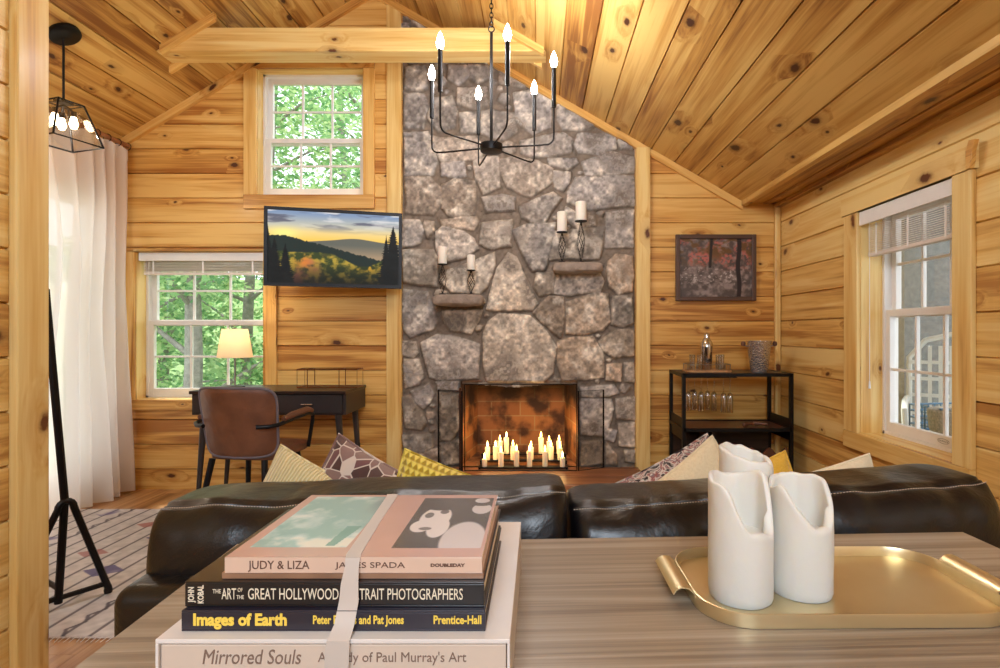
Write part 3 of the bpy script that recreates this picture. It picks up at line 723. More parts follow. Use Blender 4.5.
# ================================================================== pillows behind the sofa back
def pillow_mat(key, cols, kind):
    t = NT(key); uv = t.n('ShaderNodeUVMap').outputs[0]; sp = t.n('ShaderNodeSeparateXYZ'); t.l(uv, sp.inputs[0]); u, v = sp.outputs[0], sp.outputs[1]
    c = [srgb(*x) for x in cols]; h = None
    if kind == 'rib':
        w = t.n('ShaderNodeTexWave'); t.l(uv, w.inputs[0]); w.inputs['Scale'].default_value = 12; w.inputs['Distortion'].default_value = 1.5; w.inputs['Detail'].default_value = 1; w.bands_direction = 'X'
        h = w.outputs['Fac']; col = t.mix(h, c[0], c[1])
    elif kind == 'knit':
        a = t.math('SINE', t.math('MULTIPLY', u, 130)); b = t.math('SINE', t.math('ADD', t.math('MULTIPLY', v, 110), t.math('MULTIPLY', a, .8)))
        h = t.mr(t.math('ADD', a, b), -1.2, 1.2); col = t.mix(h, c[0], c[1])
    elif kind == 'tile':
        vo = t.n('ShaderNodeTexVoronoi', feature='DISTANCE_TO_EDGE'); t.l(uv, vo.inputs['Vector']); vo.inputs['Scale'].default_value = 9
        v2 = t.n('ShaderNodeTexVoronoi'); t.l(uv, v2.inputs['Vector']); v2.inputs['Scale'].default_value = 9
        k = t.n('ShaderNodeSeparateColor'); t.l(v2.outputs['Color'], k.inputs[0])
        col = t.ramp(k.outputs[0], [(.0, c[0]), (.45, c[1]), (.75, c[2]), (1, c[3])])
        col = t.mix(t.mr(vo.outputs[0], .05, .02), col, c[3]); h = vo.outputs[0]
    elif kind == 'floral':
        n = t.noise(uv, 9, 2, .5, 2.5).outputs[0]
        col = t.ramp(n, [(.38, c[0]), (.46, c[1]), (.52, c[2]), (.6, c[3]), (.66, c[1])])
    else:
        n = t.noise(uv, 60, 3).outputs[0]; col = t.mix(n, c[0], c[1]); h = n
    t.bsdf(col, .85, sheen=.3, spec=.2)
    if h is not None: t.bump(h, .6, .006)
    M[key] = t.m
pillow_mat('p_rib', [(206,186,130), (232,218,170)], 'rib'); pillow_mat('p_tile', [(70,44,40), (150,122,112), (110,70,70), (206,190,176)], 'tile')
pillow_mat('p_knit', [(170,140,40), (240,216,100)], 'knit'); pillow_mat('p_floral', [(52,40,40), (214,200,186), (150,84,76), (120,108,110)], 'floral')
pillow_mat('p_linen', [(212,190,150), (234,216,180)], 'linen'); pillow_mat('p_mustard', [(206,156,44), (232,186,76)], 'linen'); pillow_mat('p_cream', [(220,202,164), (240,226,196)], 'linen')
def pillow(label, mat, c, w, h, t, rot, fringe=None, back=None):
    """c centre; local x width, z height, y thickness"""
    r = thing('throw_pillow', label, 'pillow', c, rot=rot, group='throw pillows on the sofa')
    n = 28
    def half(sgn):
        def fn(a, b):
            u, v = 2*a-1, 2*b-1; 
            d = max(0, (1-u*u)*(1-v*v))**.42
            k = 1-.10*(1-v*v)*abs(u)**3*0-.07*(1-abs(v)**2)*abs(u); k2 = 1-.07*(1-abs(u)**2)*abs(v)
            wr = mnoise.noise(Vector((u*2.2+c[0]*9, v*2.2, sgn)))*.10
            return (u*w/2*k, sgn*t/2*d*(1+wr), v*h/2*k2)
        return fn
    mb = MB(); mb.grid(half(-1), n, n, uvf=lambda a, b: (a, b)); mb.grid(lambda a, b: half(1)(1-a, b), n, n, uvf=lambda a, b: (a, b))
    mb.build('cover', mat, r)
    mb = MB(); f = half(0); pts = [f(i/20, 0) for i in range(20)]+[f(1, i/20) for i in range(20)]+[f(1-i/20, 1) for i in range(20)]+[f(0, 1-i/20) for i in range(20)]
    mb.tube(pts, .004, 6, closed=True); mb.build('seam_welt', mat, r)
    return r
def pil_at(label, mat, px, py, Y, size, t, roll, lean=-18, yaw=0, w=None):
    """corner that pokes up above the sofa back is at (px,py) in the photograph, at depth Y"""
    P = W(px, py, Y); w = w or size
    Rm = (Matrix.Rotation(R(yaw), 4, 'Z') @ Matrix.Rotation(R(lean), 4, 'X') @ Matrix.Rotation(R(roll), 4, 'Y'))
    return P, Rm
def place(label, mat, px, py, Y, w, h, t, roll, corner, lean=-15, yaw=0):
    P = W(px, py, Y); Rm = Matrix.Rotation(R(yaw), 4, 'Z') @ Matrix.Rotation(R(lean), 4, 'X') @ Matrix.Rotation(R(roll), 4, 'Y')
    cl = Vector((corner[0]*w/2, 0, corner[1]*h/2)); c = P-(Rm @ cl); e = Rm.to_euler()
    return pillow(label, mat, c, w, h, t, (e.x, e.y, e.z))
place('pale yellow ribbed throw pillow at the left end of the sofa', 'p_rib', 281, 445, 1.53, .37, .37, .14, 24, (-1, 1))
place('brown and cream triangle patterned throw pillow left of the fireplace', 'p_tile', 339, 434, 1.57, .37, .37, .14, 27, (-1, 1))
place('bright yellow chunky knit throw pillow in front of the fireplace screen', 'p_knit', 405, 449, 1.50, .38, .34, .14, 18, (-1, 1))
place('grey and brown floral throw pillow below the bar cart, behind the beige one', 'p_floral', 707, 434, 1.62, .40, .36, .13, -29, (1, 1), yaw=-12)
place('plain beige linen throw pillow leaning in front of the floral one', 'p_linen', 712, 436, 1.49, .38, .36, .13, -33, (1, 1), yaw=4)
place('mustard yellow throw pillow partly hidden behind the pillar candles', 'p_mustard', 785, 451, 1.57, .40, .38, .13, -19, (1, 1))
place('cream throw pillow at the right end of the sofa below the window', 'p_cream', 869, 454, 1.50, .42, .36, .13, -13, (1, 1))
# ================================================================== desk
simple('desk_black', (44,36,34), .4, var=.2, vscale=8); simple('file_copper', (120,70,44), .35, .8)
dx0, dx1, dy0, dy1 = -2.217, -1.233, 3.43, 3.84
D0 = Vector(((dx0+dx1)/2, (dy0+dy1)/2, 0)); dk = thing('writing_desk', 'black wooden writing desk with one drawer and tapered legs under the left window', 'desk', D0)
mb = MB(); mb.box((dx0-.005, dy0-.006, .735), (dx1+.005, dy1, .755)); mb.build('desk_top', 'dark_wood', dk, base=D0, bevel=.003)
mb = MB(); mb.box((dx0, dy0+.018, .60), (dx1, dy1-.005, .735)); mb.build('drawer_case', 'desk_black', dk, base=D0, bevel=.003)
mb = MB(); mb.box((dx0+.02, dy0-.0, .612), (dx1-.02, dy0+.018, .728)); dr = mb.build('drawer', 'desk_black', dk, base=D0, bevel=.003)
mb = MB(); hx = W(308, 404, dy0).x; mb.tube([(hx-.035, dy0, .672), (hx-.035, dy0-.02, .672), (hx+.035, dy0-.02, .672), (hx+.035, dy0, .672)], .005, 8); mb.build('handle', 'chrome', dr, base=D0)
for x, sx in ((dx0+.06, -1), (dx1-.06, 1)):
    for y, sy in ((dy0+.05, -1), (dy1-.05, 1)):
        mb = MB(); mb.tube([(x, y, .60), (x+sx*.045, y+sy*.0, .0)], [.022, .012], 12); mb.build('leg', 'desk_black', dk, base=D0)
# file rack
fx0, fx1 = W(301, 0, 3.66).x, W(360, 0, 3.66).x; fz = .756
fr = thing('file_rack', 'low copper wire file rack on the right half of the black desk', 'rack', ((fx0+fx1)/2, 3.66, fz)); B = fr.location
mb = MB(); hz = .125
for y in (3.60, 3.72): mb.tube([(fx0, y, fz+.004), (fx1, y, fz+.004), (fx1, y, fz+hz), (fx0, y, fz+hz)], .0035, 6, closed=True)
for x in (fx0, fx1):
    for z in (fz+.004, fz+hz): mb.tube([(x, 3.60, z), (x, 3.72, z)], .0035, 6)
mb.build('wire_frame', 'file_copper', fr, base=B)
for t_ in (.17, .70):
    mb = MB(); x = fx0+(fx1-fx0)*t_; mb.tube([(x, 3.60, fz+.004), (x, 3.72, fz+.004), (x, 3.72, fz+hz), (x, 3.60, fz+hz)], .003, 6, closed=True); mb.build('divider', 'file_copper', fr, base=B)
# table lamp
t = NT('lamp_shade_cloth'); df = t.n('ShaderNodeBsdfDiffuse'); df.inputs[0].default_value = srgb(250,240,222); tl = t.n('ShaderNodeBsdfTranslucent'); tl.inputs[0].default_value = srgb(255,240,214)
mx = t.n('ShaderNodeMixShader'); mx.inputs[0].default_value = .6; t.l(df.outputs[0], mx.inputs[1]); t.l(tl.outputs[0], mx.inputs[2]); t.l(mx.outputs[0], t.out.inputs[0]); M['lamp_shade_cloth'] = t.m
LP = Vector((W(235, 0, 3.62).x, 3.62, .755)); lp = thing('table_lamp', 'slim table lamp with a glowing white tapered shade on the desk', 'lamp', LP)
mb = MB(); mb.lathe([(.0,0),(.062,0),(.062,.012),(.012,.018),(.0,.018)], 24); mb.build('base', 'black_metal', lp)
mb = MB(); mb.tube([(0,0,.015),(0,0,.30)], .006, 10); mb.build('pole', 'nickel', lp)
z0, z1 = .205, .395
mb = MB(); mb.lathe([(.108, z0), (.078, z1), (.076, z1), (.106, z0)], 36, close=True); mb.build('lamp_shade', 'lamp_shade_cloth', lp)
mb = MB(); mb.lathe([(0,.27),(.018,.275),(.028,.30),(.022,.33),(0,.345)], 16); mb.build('bulb', 'bulb_warm', lp)
# ================================================================== desk chair (seen from behind)
CH = Vector((W(249, 0, 2.95).x, 3.02, .012)); ch = thing('desk_chair', 'brown leather desk chair with black metal legs, its back to the camera', 'chair', CH, R(-7))
def shell(u, v):
    x = (u-.5)*.44; z = .455+v*.37
    y = -.13+.05*(1-abs(2*u-1)**2.5)*-1 - .05*v
    return x, y, z
def back_pts(off):
    def fn(a, b):
        # rounded rectangle, wider at the top
        an = 2*math.pi*a; p = .32
        cx_ = math.copysign(abs(math.cos(an))**p, math.cos(an))*b; cz_ = math.copysign(abs(math.sin(an))**p, math.sin(an))*b
        v = cz_; x = cx_*(.215+.012*v); z = .64+v*.187
        y = -.20-.035*v+.075*(x/.22)**2+off*math.sqrt(max(0, 1-b**6))
        return (x, y, z)
    return fn
mb = MB(); mb.grid(lambda a, b: back_pts(.022)(1-a, b), 64, 14, closeu=True); mb.grid(back_pts(-.012), 64, 14, closeu=True)
bk = mb.build('backrest', 'tan_leather', ch, sharp=70)
mb = MB(); mb.tube([back_pts(0)(i/64, 1.0) for i in range(64)], .007, 8, closed=True); pp = mb.build('piping', 'piping_grey', bk); tag(pp, label='worn grey edge piping')
mb = rbox(MB(), (-.20, -.13, .425), (.20, .24, .485), .3, 32, 28); mb.build('seat', 'tan_leather', ch)
for s in (-1, 1):
    mb = MB(); mb.tube([(s*.15, -.232+.02, .625), (s*.20, -.215+.02, .625), (s*.235, -.16, .63), (s*.25, -.05, .645), (s*.25, .10, .655), (s*.248, .16, .64), (s*.24, .17, .60), (s*.22, .16, .45)], .011, 10)
    ar = mb.build('armrest', 'black_metal', ch)
    mb = MB(); mb.tube([(s*.243, -.12, .655), (s*.25, -.05, .668), (s*.25, .10, .676), (s*.247, .15, .662)], [.014, .018, .018, .014], 10); mb.build('arm_pad', 'walnut_arm', ar)
    for y, dy in ((-.16, -.06), (.17, .05)):
        mb = MB(); mb.tube([(s*.15, y*.9, .44), (s*.205, y+dy, .0)], [.017, .012], 10); mb.build('leg', 'black_metal', ch)
mb = MB(); mb.tube([(-.15,-.10,.45),(.15,-.10,.45)], .012, 8); mb.tube([(-.15,.17,.45),(.15,.17,.45)], .012, 8); mb.tube([(0,-.10,.45),(0,.18,.45)], .014, 8); mb.build('under_frame', 'black_metal', ch)
# ================================================================== television on a swivel arm
def mountains(u, v):
    sky = lerp(lerp(np.broadcast_to(np.array([1.0,.80,.36]), u.shape+(3,)), np.array([.93,.86,.68]), np.clip((v-.60)*5, 0, 1)), np.array([.52,.60,.72]), np.clip((v-.72)*4, 0, 1))
    cl = fbm(u*4+2, v*14, 5, 3); sky = lerp(sky, np.array([.36,.36,.42]), np.clip((cl-.50)*7, 0, 1)*np.clip((v-.70)*6, 0, 1)*.85)
    sky = lerp(sky, np.array([.95,.92,.90]), np.clip((fbm(u*6, v*20, 4, 9)-.56)*7, 0, 1)*np.clip((v-.74)*5, 0, 1)*.8)
    g = np.exp(-(((u-.12)/.10)**2+((v-.69)/.07)**2)); sky = lerp(sky, np.array([1,.95,.55]), g*1.1)
    img = sky
    far = .585+.055*np.exp(-((u-.66)/.2)**2)-.05*np.clip(.4-u, 0, 1)+.012*fbm(u*8, u*0+1, 3, 2); m = np.clip((far-v)*120, 0, 1)
    img = lerp(img, lerp(np.broadcast_to(np.array([.40,.40,.36]), u.shape+(3,)), np.array([.66,.56,.44]), np.clip((.55-v)*6, 0, 1)), m)
    mid = .64-.42*(u-.12)**1.0*(u > .12)-.0*u+.02*fbm(u*30, u*0, 3, 6)+.02*vnoise(u*90, u*0, 8)
    m = np.clip((mid-v)*150, 0, 1); img = lerp(img, np.array([.12,.17,.15]), m)
    low = .42-.18*np.exp(-((u-.72)/.16)**2)+.05*fbm(u*9, v*3, 4, 12)
    m = np.clip((low-v)*60, 0, 1); f = fbm(u*22, v*16, 4, 21); f2 = fbm(u*7, v*5, 3, 25)
    tr = lerp(lerp(np.broadcast_to(np.array([.16,.19,.08]), u.shape+(3,)), np.array([.52,.44,.16]), np.clip((f-.42)*4, 0, 1)), np.array([.50,.30,.24]), np.clip((f2-.5)*6, 0, 1)*np.clip((.5-u)*5, 0, 1))
    tr = tr*(.35+1.0*np.clip(v/.30, 0, 1))[..., None]; tr = lerp(tr, np.array([.85,.62,.15]), np.exp(-(((u-.75)/.06)**2+((v-.25)/.07)**2))*np.clip((f-.4)*5, 0, 1)); tr = lerp(tr, np.array([.85,.50,.2]), np.exp(-(((u-.27)/.06)**2+((v-.30)/.09)**2))*np.clip((f-.4)*5, 0, 1))
    img = lerp(img, tr, m)
    def fir(cx, top, bot, w):
        h = np.clip((top-v)/(top-bot), 0, 1); saw = (v*38 % 1); wid = w*h*(.55+.45*(1-saw)); edge = wid*(1+.5*(vnoise(u*60, v*60, 3)-.5))
        return ((np.abs(u-cx) < edge) & (v < top)).astype(float)
    for a in (fir(.955, .86, 0, .16), fir(.90, .72, -.1, .10), fir(.05, .64, -.1, .13), fir(.0, .80, 0, .09), fir(.13, .55, -.1, .11)):
        img = lerp(img, np.array([.03,.045,.04])*1.0+.10*(f[..., None]-.4), a)
    return img
tvw, tvh = .895, .515
cT = (W(264, 246, 3.50)+W(402, 251, 3.70))/2; yawT = math.atan2(3.70-3.50, W(402, 0, 3.70).x-W(264, 0, 3.50).x)
tvw = math.hypot(3.70-3.50, W(402, 0, 3.70).x-W(264, 0, 3.50).x)
tv = thing('television', 'flat black television showing a mountain sunset, on the wall beside the chimney', 'television', cT, rot=(0, R(.4), yawT))
mb = MB(); mb.box((-tvw/2, -.004, -tvh/2), (tvw/2, .035, tvh/2)); mb.build('housing', 'black_metal', tv, bevel=.004)
mb = MB(); b = .022
mb.box((-tvw/2, -.012, -tvh/2), (-tvw/2+b, -.004, tvh/2)); mb.box((tvw/2-b, -.012, -tvh/2), (tvw/2, -.004, tvh/2)); mb.box((-tvw/2+b, -.012, -tvh/2), (tvw/2-b, -.004, -tvh/2+b)); mb.box((-tvw/2+b, -.012, tvh/2-b), (tvw/2-b, -.004, tvh/2)); mb.build('bezel', 'black_metal', tv)
painted('screen', (-tvw/2+b, -.0065, -tvh/2+b), (tvw-2*b, 0, 0), (0, 0, tvh-2*b), 300, 170, mountains, 'screen', tv)
inv = Matrix.Rotation(-yawT, 4, 'Z')
mb = MB(); e = Vector((.05, YB-.01, cT.z))-cT; e = inv @ (Vector((cT.x+.1, YB-.012, cT.z))-cT)
mb.tube([(0, .03, 0), (.12, .09, 0), e], .018, 10); mb.build('swivel_arm', 'black_metal', tv)
# ================================================================== framed picture
def maple(u, v):
    f = fbm(u*14, v*12, 5, 2); g = fbm(u*34, v*30, 3, 8); img = lerp(lerp(np.broadcast_to(np.array([.33,.29,.27]), u.shape+(3,)), np.array([.60,.54,.52]), np.clip((f-.4)*3, 0, 1)), np.array([.78,.74,.72]), np.clip((g-.60)*8, 0, 1)*np.clip(1-np.abs(v-.36)*4, 0, 1))
    red = np.clip((fbm(u*6, v*6, 4, 5)-.42)*7, 0, 1)*np.clip((v-.42)*5, 0, 1)
    img = lerp(img, np.array([.74,.42,.38]), red*np.clip((g-.35)*5, 0, 1)); img = lerp(img, np.array([.42,.30,.16]), np.clip((fbm(u*9, v*9, 3, 55)-.55)*7, 0, 1)*np.clip((v-.5)*4, 0, 1))
    tr = np.clip(1-np.abs(u-.82-.01*np.sin(v*9))/.035, 0, 1); img = lerp(img, np.array([.14,.09,.09]), np.clip(tr*3, 0, 1)); tr = np.clip(1-np.abs(u-.42-.05*(v-.5))/.025, 0, 1)*(v > .5); img = lerp(img, np.array([.14,.10,.08]), np.clip(tr*2, 0, 1)); return img
simple('frame_brown', (92,70,58), .4, .3)
PX0, PX1, PZ0, PZ1 = W(675,0,YB).x, W(755,0,YB).x, W(0,301,YB).z, W(0,235,YB).z
pc = thing('framed_picture', 'framed autumn woodland picture with red leaves above the bar cart', 'picture', ((PX0+PX1)/2, YB-.002, (PZ0+PZ1)/2)); B = pc.location
mb = MB(); b = .03
mb.box((PX0, YB-.03, PZ0), (PX0+b, YB-.002, PZ1)); mb.box((PX1-b, YB-.03, PZ0), (PX1, YB-.002, PZ1)); mb.box((PX0+b, YB-.03, PZ0), (PX1-b, YB-.002, PZ0+b)); mb.box((PX0+b, YB-.03, PZ1-b), (PX1-b, YB-.002, PZ1)); mb.build('frame', 'frame_brown', pc, base=B, bevel=.004)
mb = MB(); mb.box((PX0+b, YB-.012, PZ0+b), (PX1-b, YB-.002, PZ1-b)); mb.build('backing', 'black_metal', pc, base=B)
painted('canvas', (PX0+b-B.x, -.0125, PZ0+b-B.z), (PX1-PX0-2*b, 0, 0), (0, 0, PZ1-PZ0-2*b), 170, 140, maple, 'paint', pc)
# ================================================================== bar cart
bx0, bx1, by0, by1 = .93, 1.62, 3.47, 3.80; BT = .865
B = Vector(((bx0+bx1)/2, (by0+by1)/2, 0)); bc = thing('bar_cart', 'black metal and dark wood bar cart in the corner under the framed picture', 'cart', B)
q = .011
for x in (bx0, bx1):
    for y in (by0, by1):
        mb = MB(); mb.box((x-q, y-q, 0), (x+q, y+q, BT)); mb.build('post', 'black_metal', bc, base=B)
mb = MB()
for z in (BT-.012, .50, .14):
    mb.box((bx0, by0-q, z-.01), (bx1, by0+q, z+.012), ax=0); mb.box((bx0, by1-q, z-.01), (bx1, by1+q, z+.012)); mb.box((bx0-q, by0, z-.01), (bx0+q, by1, z+.012)); mb.box((bx1-q, by0, z-.01), (bx1+q, by1, z+.012))
mb.build('rails', 'black_metal', bc, base=B)
mb = MB(); mb.box((bx0+q, by0+q, BT-.016), (bx1-q, by1-q, BT-.002)); mb.build('top_shelf', 'dark_wood', bc, base=B)
simple('shelf_brown', (96,56,40), .35, var=.25, coat=.2)
mb = MB(); mb.box((bx0+q, by0+q, .49), (bx1-q, by1-q, .507)); mb.build('middle_shelf', 'shelf_brown', bc, base=B)
mb = MB(); mb.box((bx0+q, by0+q, .13), (bx1-q, by1-q, .15)); mb.build('bottom_shelf', 'shelf_brown', bc, base=B)
for x in (bx0, bx1):
    mb = MB(); mb.box((x-.004, by0+q, .43), (x+.004, by1-q, .57)); mb.build('side_rail', 'black_metal', bc, base=B)
mb = MB(); mb.box((bx0+.19, by0+.02, .15), (bx0+.205, by1-.01, .49)); mb.build('divider', 'dark_wood', bc, base=B)
mb = MB(); mb.box((bx0+q, by1-.01, .15), (bx1-q, by1-.004, .49)); mb.build('back_panel', 'dark_wood', bc, base=B)
for i in range(4):     # scalloped wine rack rail
    pass
def scallop():
    mb = MB(); n = 48; x0, x1 = bx0+.215, bx1-.015; pts = [(x0+(x1-x0)*i/n, .36+.022*math.cos(2*math.pi*4*i/n)) for i in range(n+1)]
    poly = [(x0, .29)]+[(x1, .29)]+pts[::-1]
    vs = [(x, by0+.02, z) for x, z in poly]+[(x, by0+.032, z) for x, z in poly]; m = len(poly)
    for i in range(1, n+1):
        a = pts[i-1]; b_ = pts[i]
        mb.add([(a[0], by0+.02, .29), (b_[0], by0+.02, .29), (b_[0], by0+.02, b_[1]), (a[0], by0+.02, a[1]), (a[0], by0+.035, .29), (b_[0], by0+.035, .29), (b_[0], by0+.035, b_[1]), (a[0], by0+.035, a[1])], [(0,1,2,3),(7,6,5,4),(3,2,6,7),(0,4,5,1)])
    mb.build('wine_rack', 'shelf_brown', bc, base=B)
scallop()
mb = MB()
for i in range(5):
    y = by0+.05+.055*i; mb.tube([(bx0+.02, y, BT-.032), (bx0+.36, y, BT-.032)], .003, 6)
mb.tube([(bx0+.02, by0+.05, BT-.032), (bx0+.02, by1-.05, BT-.032)], .003, 6); mb.tube([(bx0+.36, by0+.05, BT-.032), (bx0+.36, by1-.05, BT-.032)], .003, 6)
mb.build('stemware_rack', 'iron', bc, base=B)
# ================================================================== raised hearth
hx0, hx1, hy0 = -.92, .70, 3.36
H0 = Vector(((hx0+hx1)/2, 3.6, 0))
hr = thing('raised_hearth', 'low brown hearth bench along the foot of the stone chimney', 'hearth', H0)
mb = MB()
for i in range(2): mb.box((hx0, hy0+.225*i, .13), (hx1, hy0+.225*(i+1)-.002, .178))
mb.build('hearth_slab', 'hearth_wood', hr, base=H0, bevel=.006)
mb = MB(); mb.box((hx0+.03, hy0+.03, 0), (hx1-.03, YB-.045, .13)); mb.build('hearth_base', 'ledge_stone', hr, base=H0)
# ================================================================== rug
def rugfn(u, v):
    x = u*3.2; y = v*1.6
    s = np.sin(x*2*np.pi/.10); base = np.broadcast_to(np.array([.80,.77,.75]), u.shape+(3,))
    f = fbm(x*30, y*30, 3, 4); base = base*(.88+.22*f)[..., None]
    img = lerp(base, np.array([.30,.26,.28]), np.clip((s-.86)*14, 0, 1)*.8)
    s2 = np.sin(x*2*np.pi/.05+1.0); img = lerp(img, np.array([.45,.40,.45]), np.clip((s2-.8)*12, 0, 1)*.6*(vnoise(x*4, y*0, 3) > .4))
    dm = (np.abs(((y*2.2+.15) % 1)-.5)+np.abs(((x*1.6) % 1)-.5)) < .16
    img = lerp(img, np.array([.30,.26,.46]), dm*np.clip((fbm(x*9, y*9, 2, 3)-.35)*5, 0, 1)*.85)
    dm2 = (np.abs(((y*2.2+.65) % 1)-.5)+np.abs(((x*1.6+.35) % 1)-.5)) < .13
    img = lerp(img, np.array([.62,.34,.32]), dm2*.7); zig = np.abs(((y*9) % 1)-.5)*.06
    img = lerp(img, np.array([.28,.24,.27]), (np.abs((x % .8)-.40-zig) < .008)*.8)
    return img
RG = Vector((-2.98, 1.985, .004)); rg = thing('area_rug', 'flat woven cream rug with dark stripes and purple diamonds at the left', 'rug', RG)
mb = MB(); mb.box((0, 0, 0), (1.95, 1.43, .006)); mb.build('rug_back', 'white_slat', rg)
painted('pile', (0, 0, .0068), (1.95, 0, 0), (0, 1.43, 0), 420, 330, lambda u, v: rugfn(u*1.95/3.2, v), 'paint', rg)
mb = MB()
for i in range(100): mb.tube([(.01+i*.0195, .0, .005), (.012+i*.0195+rnd.uniform(-.006, .006), -.03, .003)], .0018, 4)
fg = mb.build('fringe', 'white_slat', rg); tag(fg, kind='stuff')
# ================================================================== black tubular stand
st = thing('garment_rack', 'black tubular metal stand with A-shaped foot beside the wall post', 'rack', (-1.93, 2.16, .012)); B = Vector((-1.93, 2.16, 0))
P1 = Vector((-1.835, 2.30, .03)); P0 = Vector((-2.02, 2.03, .03)); AP = W(66, 504, 2.18)
mb = MB(); lp_ = []
for i in range(9):
    a = math.pi*i/8; lp_.append(AP+Vector((0,0,-.03))+(P1-P0).normalized()*(-.025*math.cos(a))+Vector((0,0,.03*math.sin(a))))
mb.tube([P0]+lp_+[P1], .013, 10); mb.build('a_frame', 'black_metal', st, base=B)
mb = MB(); mb.tube([P0+Vector((0,0,.02)), P1+Vector((0,0,.02))], .011, 8); mb.build('foot_rail', 'black_metal', st, base=B)
mb = MB(); mid_ = (P0+P1)/2; mb.tube([mid_, AP+Vector((-.005,0,.0)), W(47, 310, 2.2), W(45.5, 292, 2.2)], .014, 10); mb.build('pole', 'black_metal', st, base=B)
mb = MB(); far = Vector((-.75, .45, 0)); mb.tube([mid_+Vector((0,0,.06)), mid_+far+Vector((0,0,.06))], .010, 8); mb.build('cross_rail', 'black_metal', st, base=B)
mb = MB(); mb.tube([mid_+far+Vector((0,0,0)), mid_+far+Vector((-.03,0,1.25))], .014, 10); mb.build('pole', 'black_metal', st, base=B)
for p in (P0, P1, mid_+far):
    mb = MB(); mb.lathe([(0,-.014),(.014,-.012),(.016,.0),(.012,.02),(0,.022)], 12, (p.x, p.y, .020)); mb.build('rubber_foot', 'black_metal', st, base=B)
# ================================================================== curtain and rod
t = NT('sheer'); tc = t.n('ShaderNodeTexCoord').outputs['Object']
df = t.n('ShaderNodeBsdfDiffuse'); df.inputs[0].default_value = srgb(244,238,232); tl = t.n('ShaderNodeBsdfTranslucent'); tl.inputs[0].default_value = srgb(240,234,228); tp = t.n('ShaderNodeBsdfTransparent')
mx = t.n('ShaderNodeMixShader'); mx.inputs[0].default_value = .45; t.l(df.outputs[0], mx.inputs[1]); t.l(tl.outputs[0], mx.inputs[2])
m2 = t.n('ShaderNodeMixShader'); m2.inputs[0].default_value = .10; t.l(mx.outputs[0], m2.inputs[1]); t.l(tp.outputs[0], m2.inputs[2]); t.l(m2.outputs[0], t.out.inputs[0]); M['sheer'] = t.m
ry = -2.92; RZc = 2.452
rod = thing('curtain_rod', 'wooden curtain rod with rings high on the left wall', 'rod', (ry, 3.3, RZc)); B = rod.location
mb = MB(); mb.tube([(ry, 2.6, RZc), (ry, 3.835, RZc)], .016, 12); mb.build('pole', 'hearth_wood', rod, base=B)
for y in (3.80, 2.9):
    mb = MB(); mb.tube([(XL, y, RZc), (ry, y, RZc)], .008, 8); mb.build('bracket', 'iron', rod, base=B)
for y in np.linspace(3.12, 3.83, 9):
    mb = MB(); mb.tube([(ry+.026*math.cos(a), y, RZc-.008+.026*math.sin(a)) for a in np.linspace(0, 2*math.pi, 17)[:-1]], .0025, 6, closed=True); mb.build('ring', 'iron', rod, base=B)
cur = thing('sheer_curtain', 'long white sheer curtain hanging in folds at the far left corner', 'curtain', (ry, 3.45, 0)); B = cur.location
def curt(u, v):
    # u along width, v from bottom to top
    y = 3.07+u*.76; top = v
    sp = 1+.02*(1-v)
    yy = 3.45+(y-3.45)*sp*(1-.16*math.exp(-((v-.62)/.18)**2))+.05*(1-v)*mnoise.noise(Vector((u*3, v*2, 1)))
    ph = u*2*math.pi*6.5+4.6*mnoise.noise(Vector((u*2.6, v*1.9, 3)))
    amp = (.022+.045*(1-v)**.7)*(1+.7*mnoise.noise(Vector((u*4, v*1.5, 7))))
    x = ry+.01+amp*math.sin(ph)+.04*mnoise.noise(Vector((u*5, v*3, 9)))*(1-v*.6)
    z = .012+v*(RZc-.045)+.02*mnoise.noise(Vector((u*9, 1, 1)))*(1-v)+.012*math.cos(u*2*math.pi*8)*(v > .98)
    return (max(x, XL+.015), yy, max(z, .006))
mb = MB(); mb.grid(curt, 170, 70); mb.build('panel', 'sheer', cur, base=B)
mb = MB(); mb.grid(lambda u, v: tuple(a+b for a, b in zip(curt(u, .965+.035*v), (.004, 0, 0))), 170, 4); mb.build('top_hem', 'sheer', cur, base=B)
# ================================================================== pendant lantern
PC = Vector((-2.58, 2.93, 2.755)); pd = thing('pendant_lantern', 'glass pendant lantern with thin black frame hanging at the upper left', 'lamp', PC)
tilt = math.atan(.6)
mb = MB(); mb.lathe([(0,.0),(.075,.0),(.075,-.02),(.06,-.03),(0,-.03)], 28, mat=Matrix.Rotation(-tilt, 4, 'Y')); mb.build('canopy', 'black_metal', pd)
zt, zb = -.385, -.60
mb = MB(); mb.tube([(0,0,-.02),(0,0,zt)], .006, 8); mb.build('stem', 'black_metal', pd)
a0 = R(28); ht, hb = .062, .122
ct = [(ht*math.sqrt(2)*math.cos(a0+R(90)*i), ht*math.sqrt(2)*math.sin(a0+R(90)*i), zt) for i in range(4)]; cb = [(hb*math.sqrt(2)*math.cos(a0+R(90)*i), hb*math.sqrt(2)*math.sin(a0+R(90)*i), zb) for i in range(4)]
mb = MB(); mb.tube(ct, .005, 6, closed=True); mb.tube(cb, .005, 6, closed=True)
for a, b in zip(ct, cb): mb.tube([a, b], .005, 6)
mb.box((-.03,-.03,zt-.003), (.03,.03,zt+.012)); mb.tube([ct[0], ct[2]], .004, 6); mb.tube([ct[1], ct[3]], .004, 6); mb.build('frame', 'black_metal', pd)
for i in range(4):
    j = (i+1) % 4; mb = MB(); mb.add([cb[i], cb[j], ct[j], ct[i]], [(0,1,2,3)]); mb.build('glass_pane', 'clear_glass', pd)
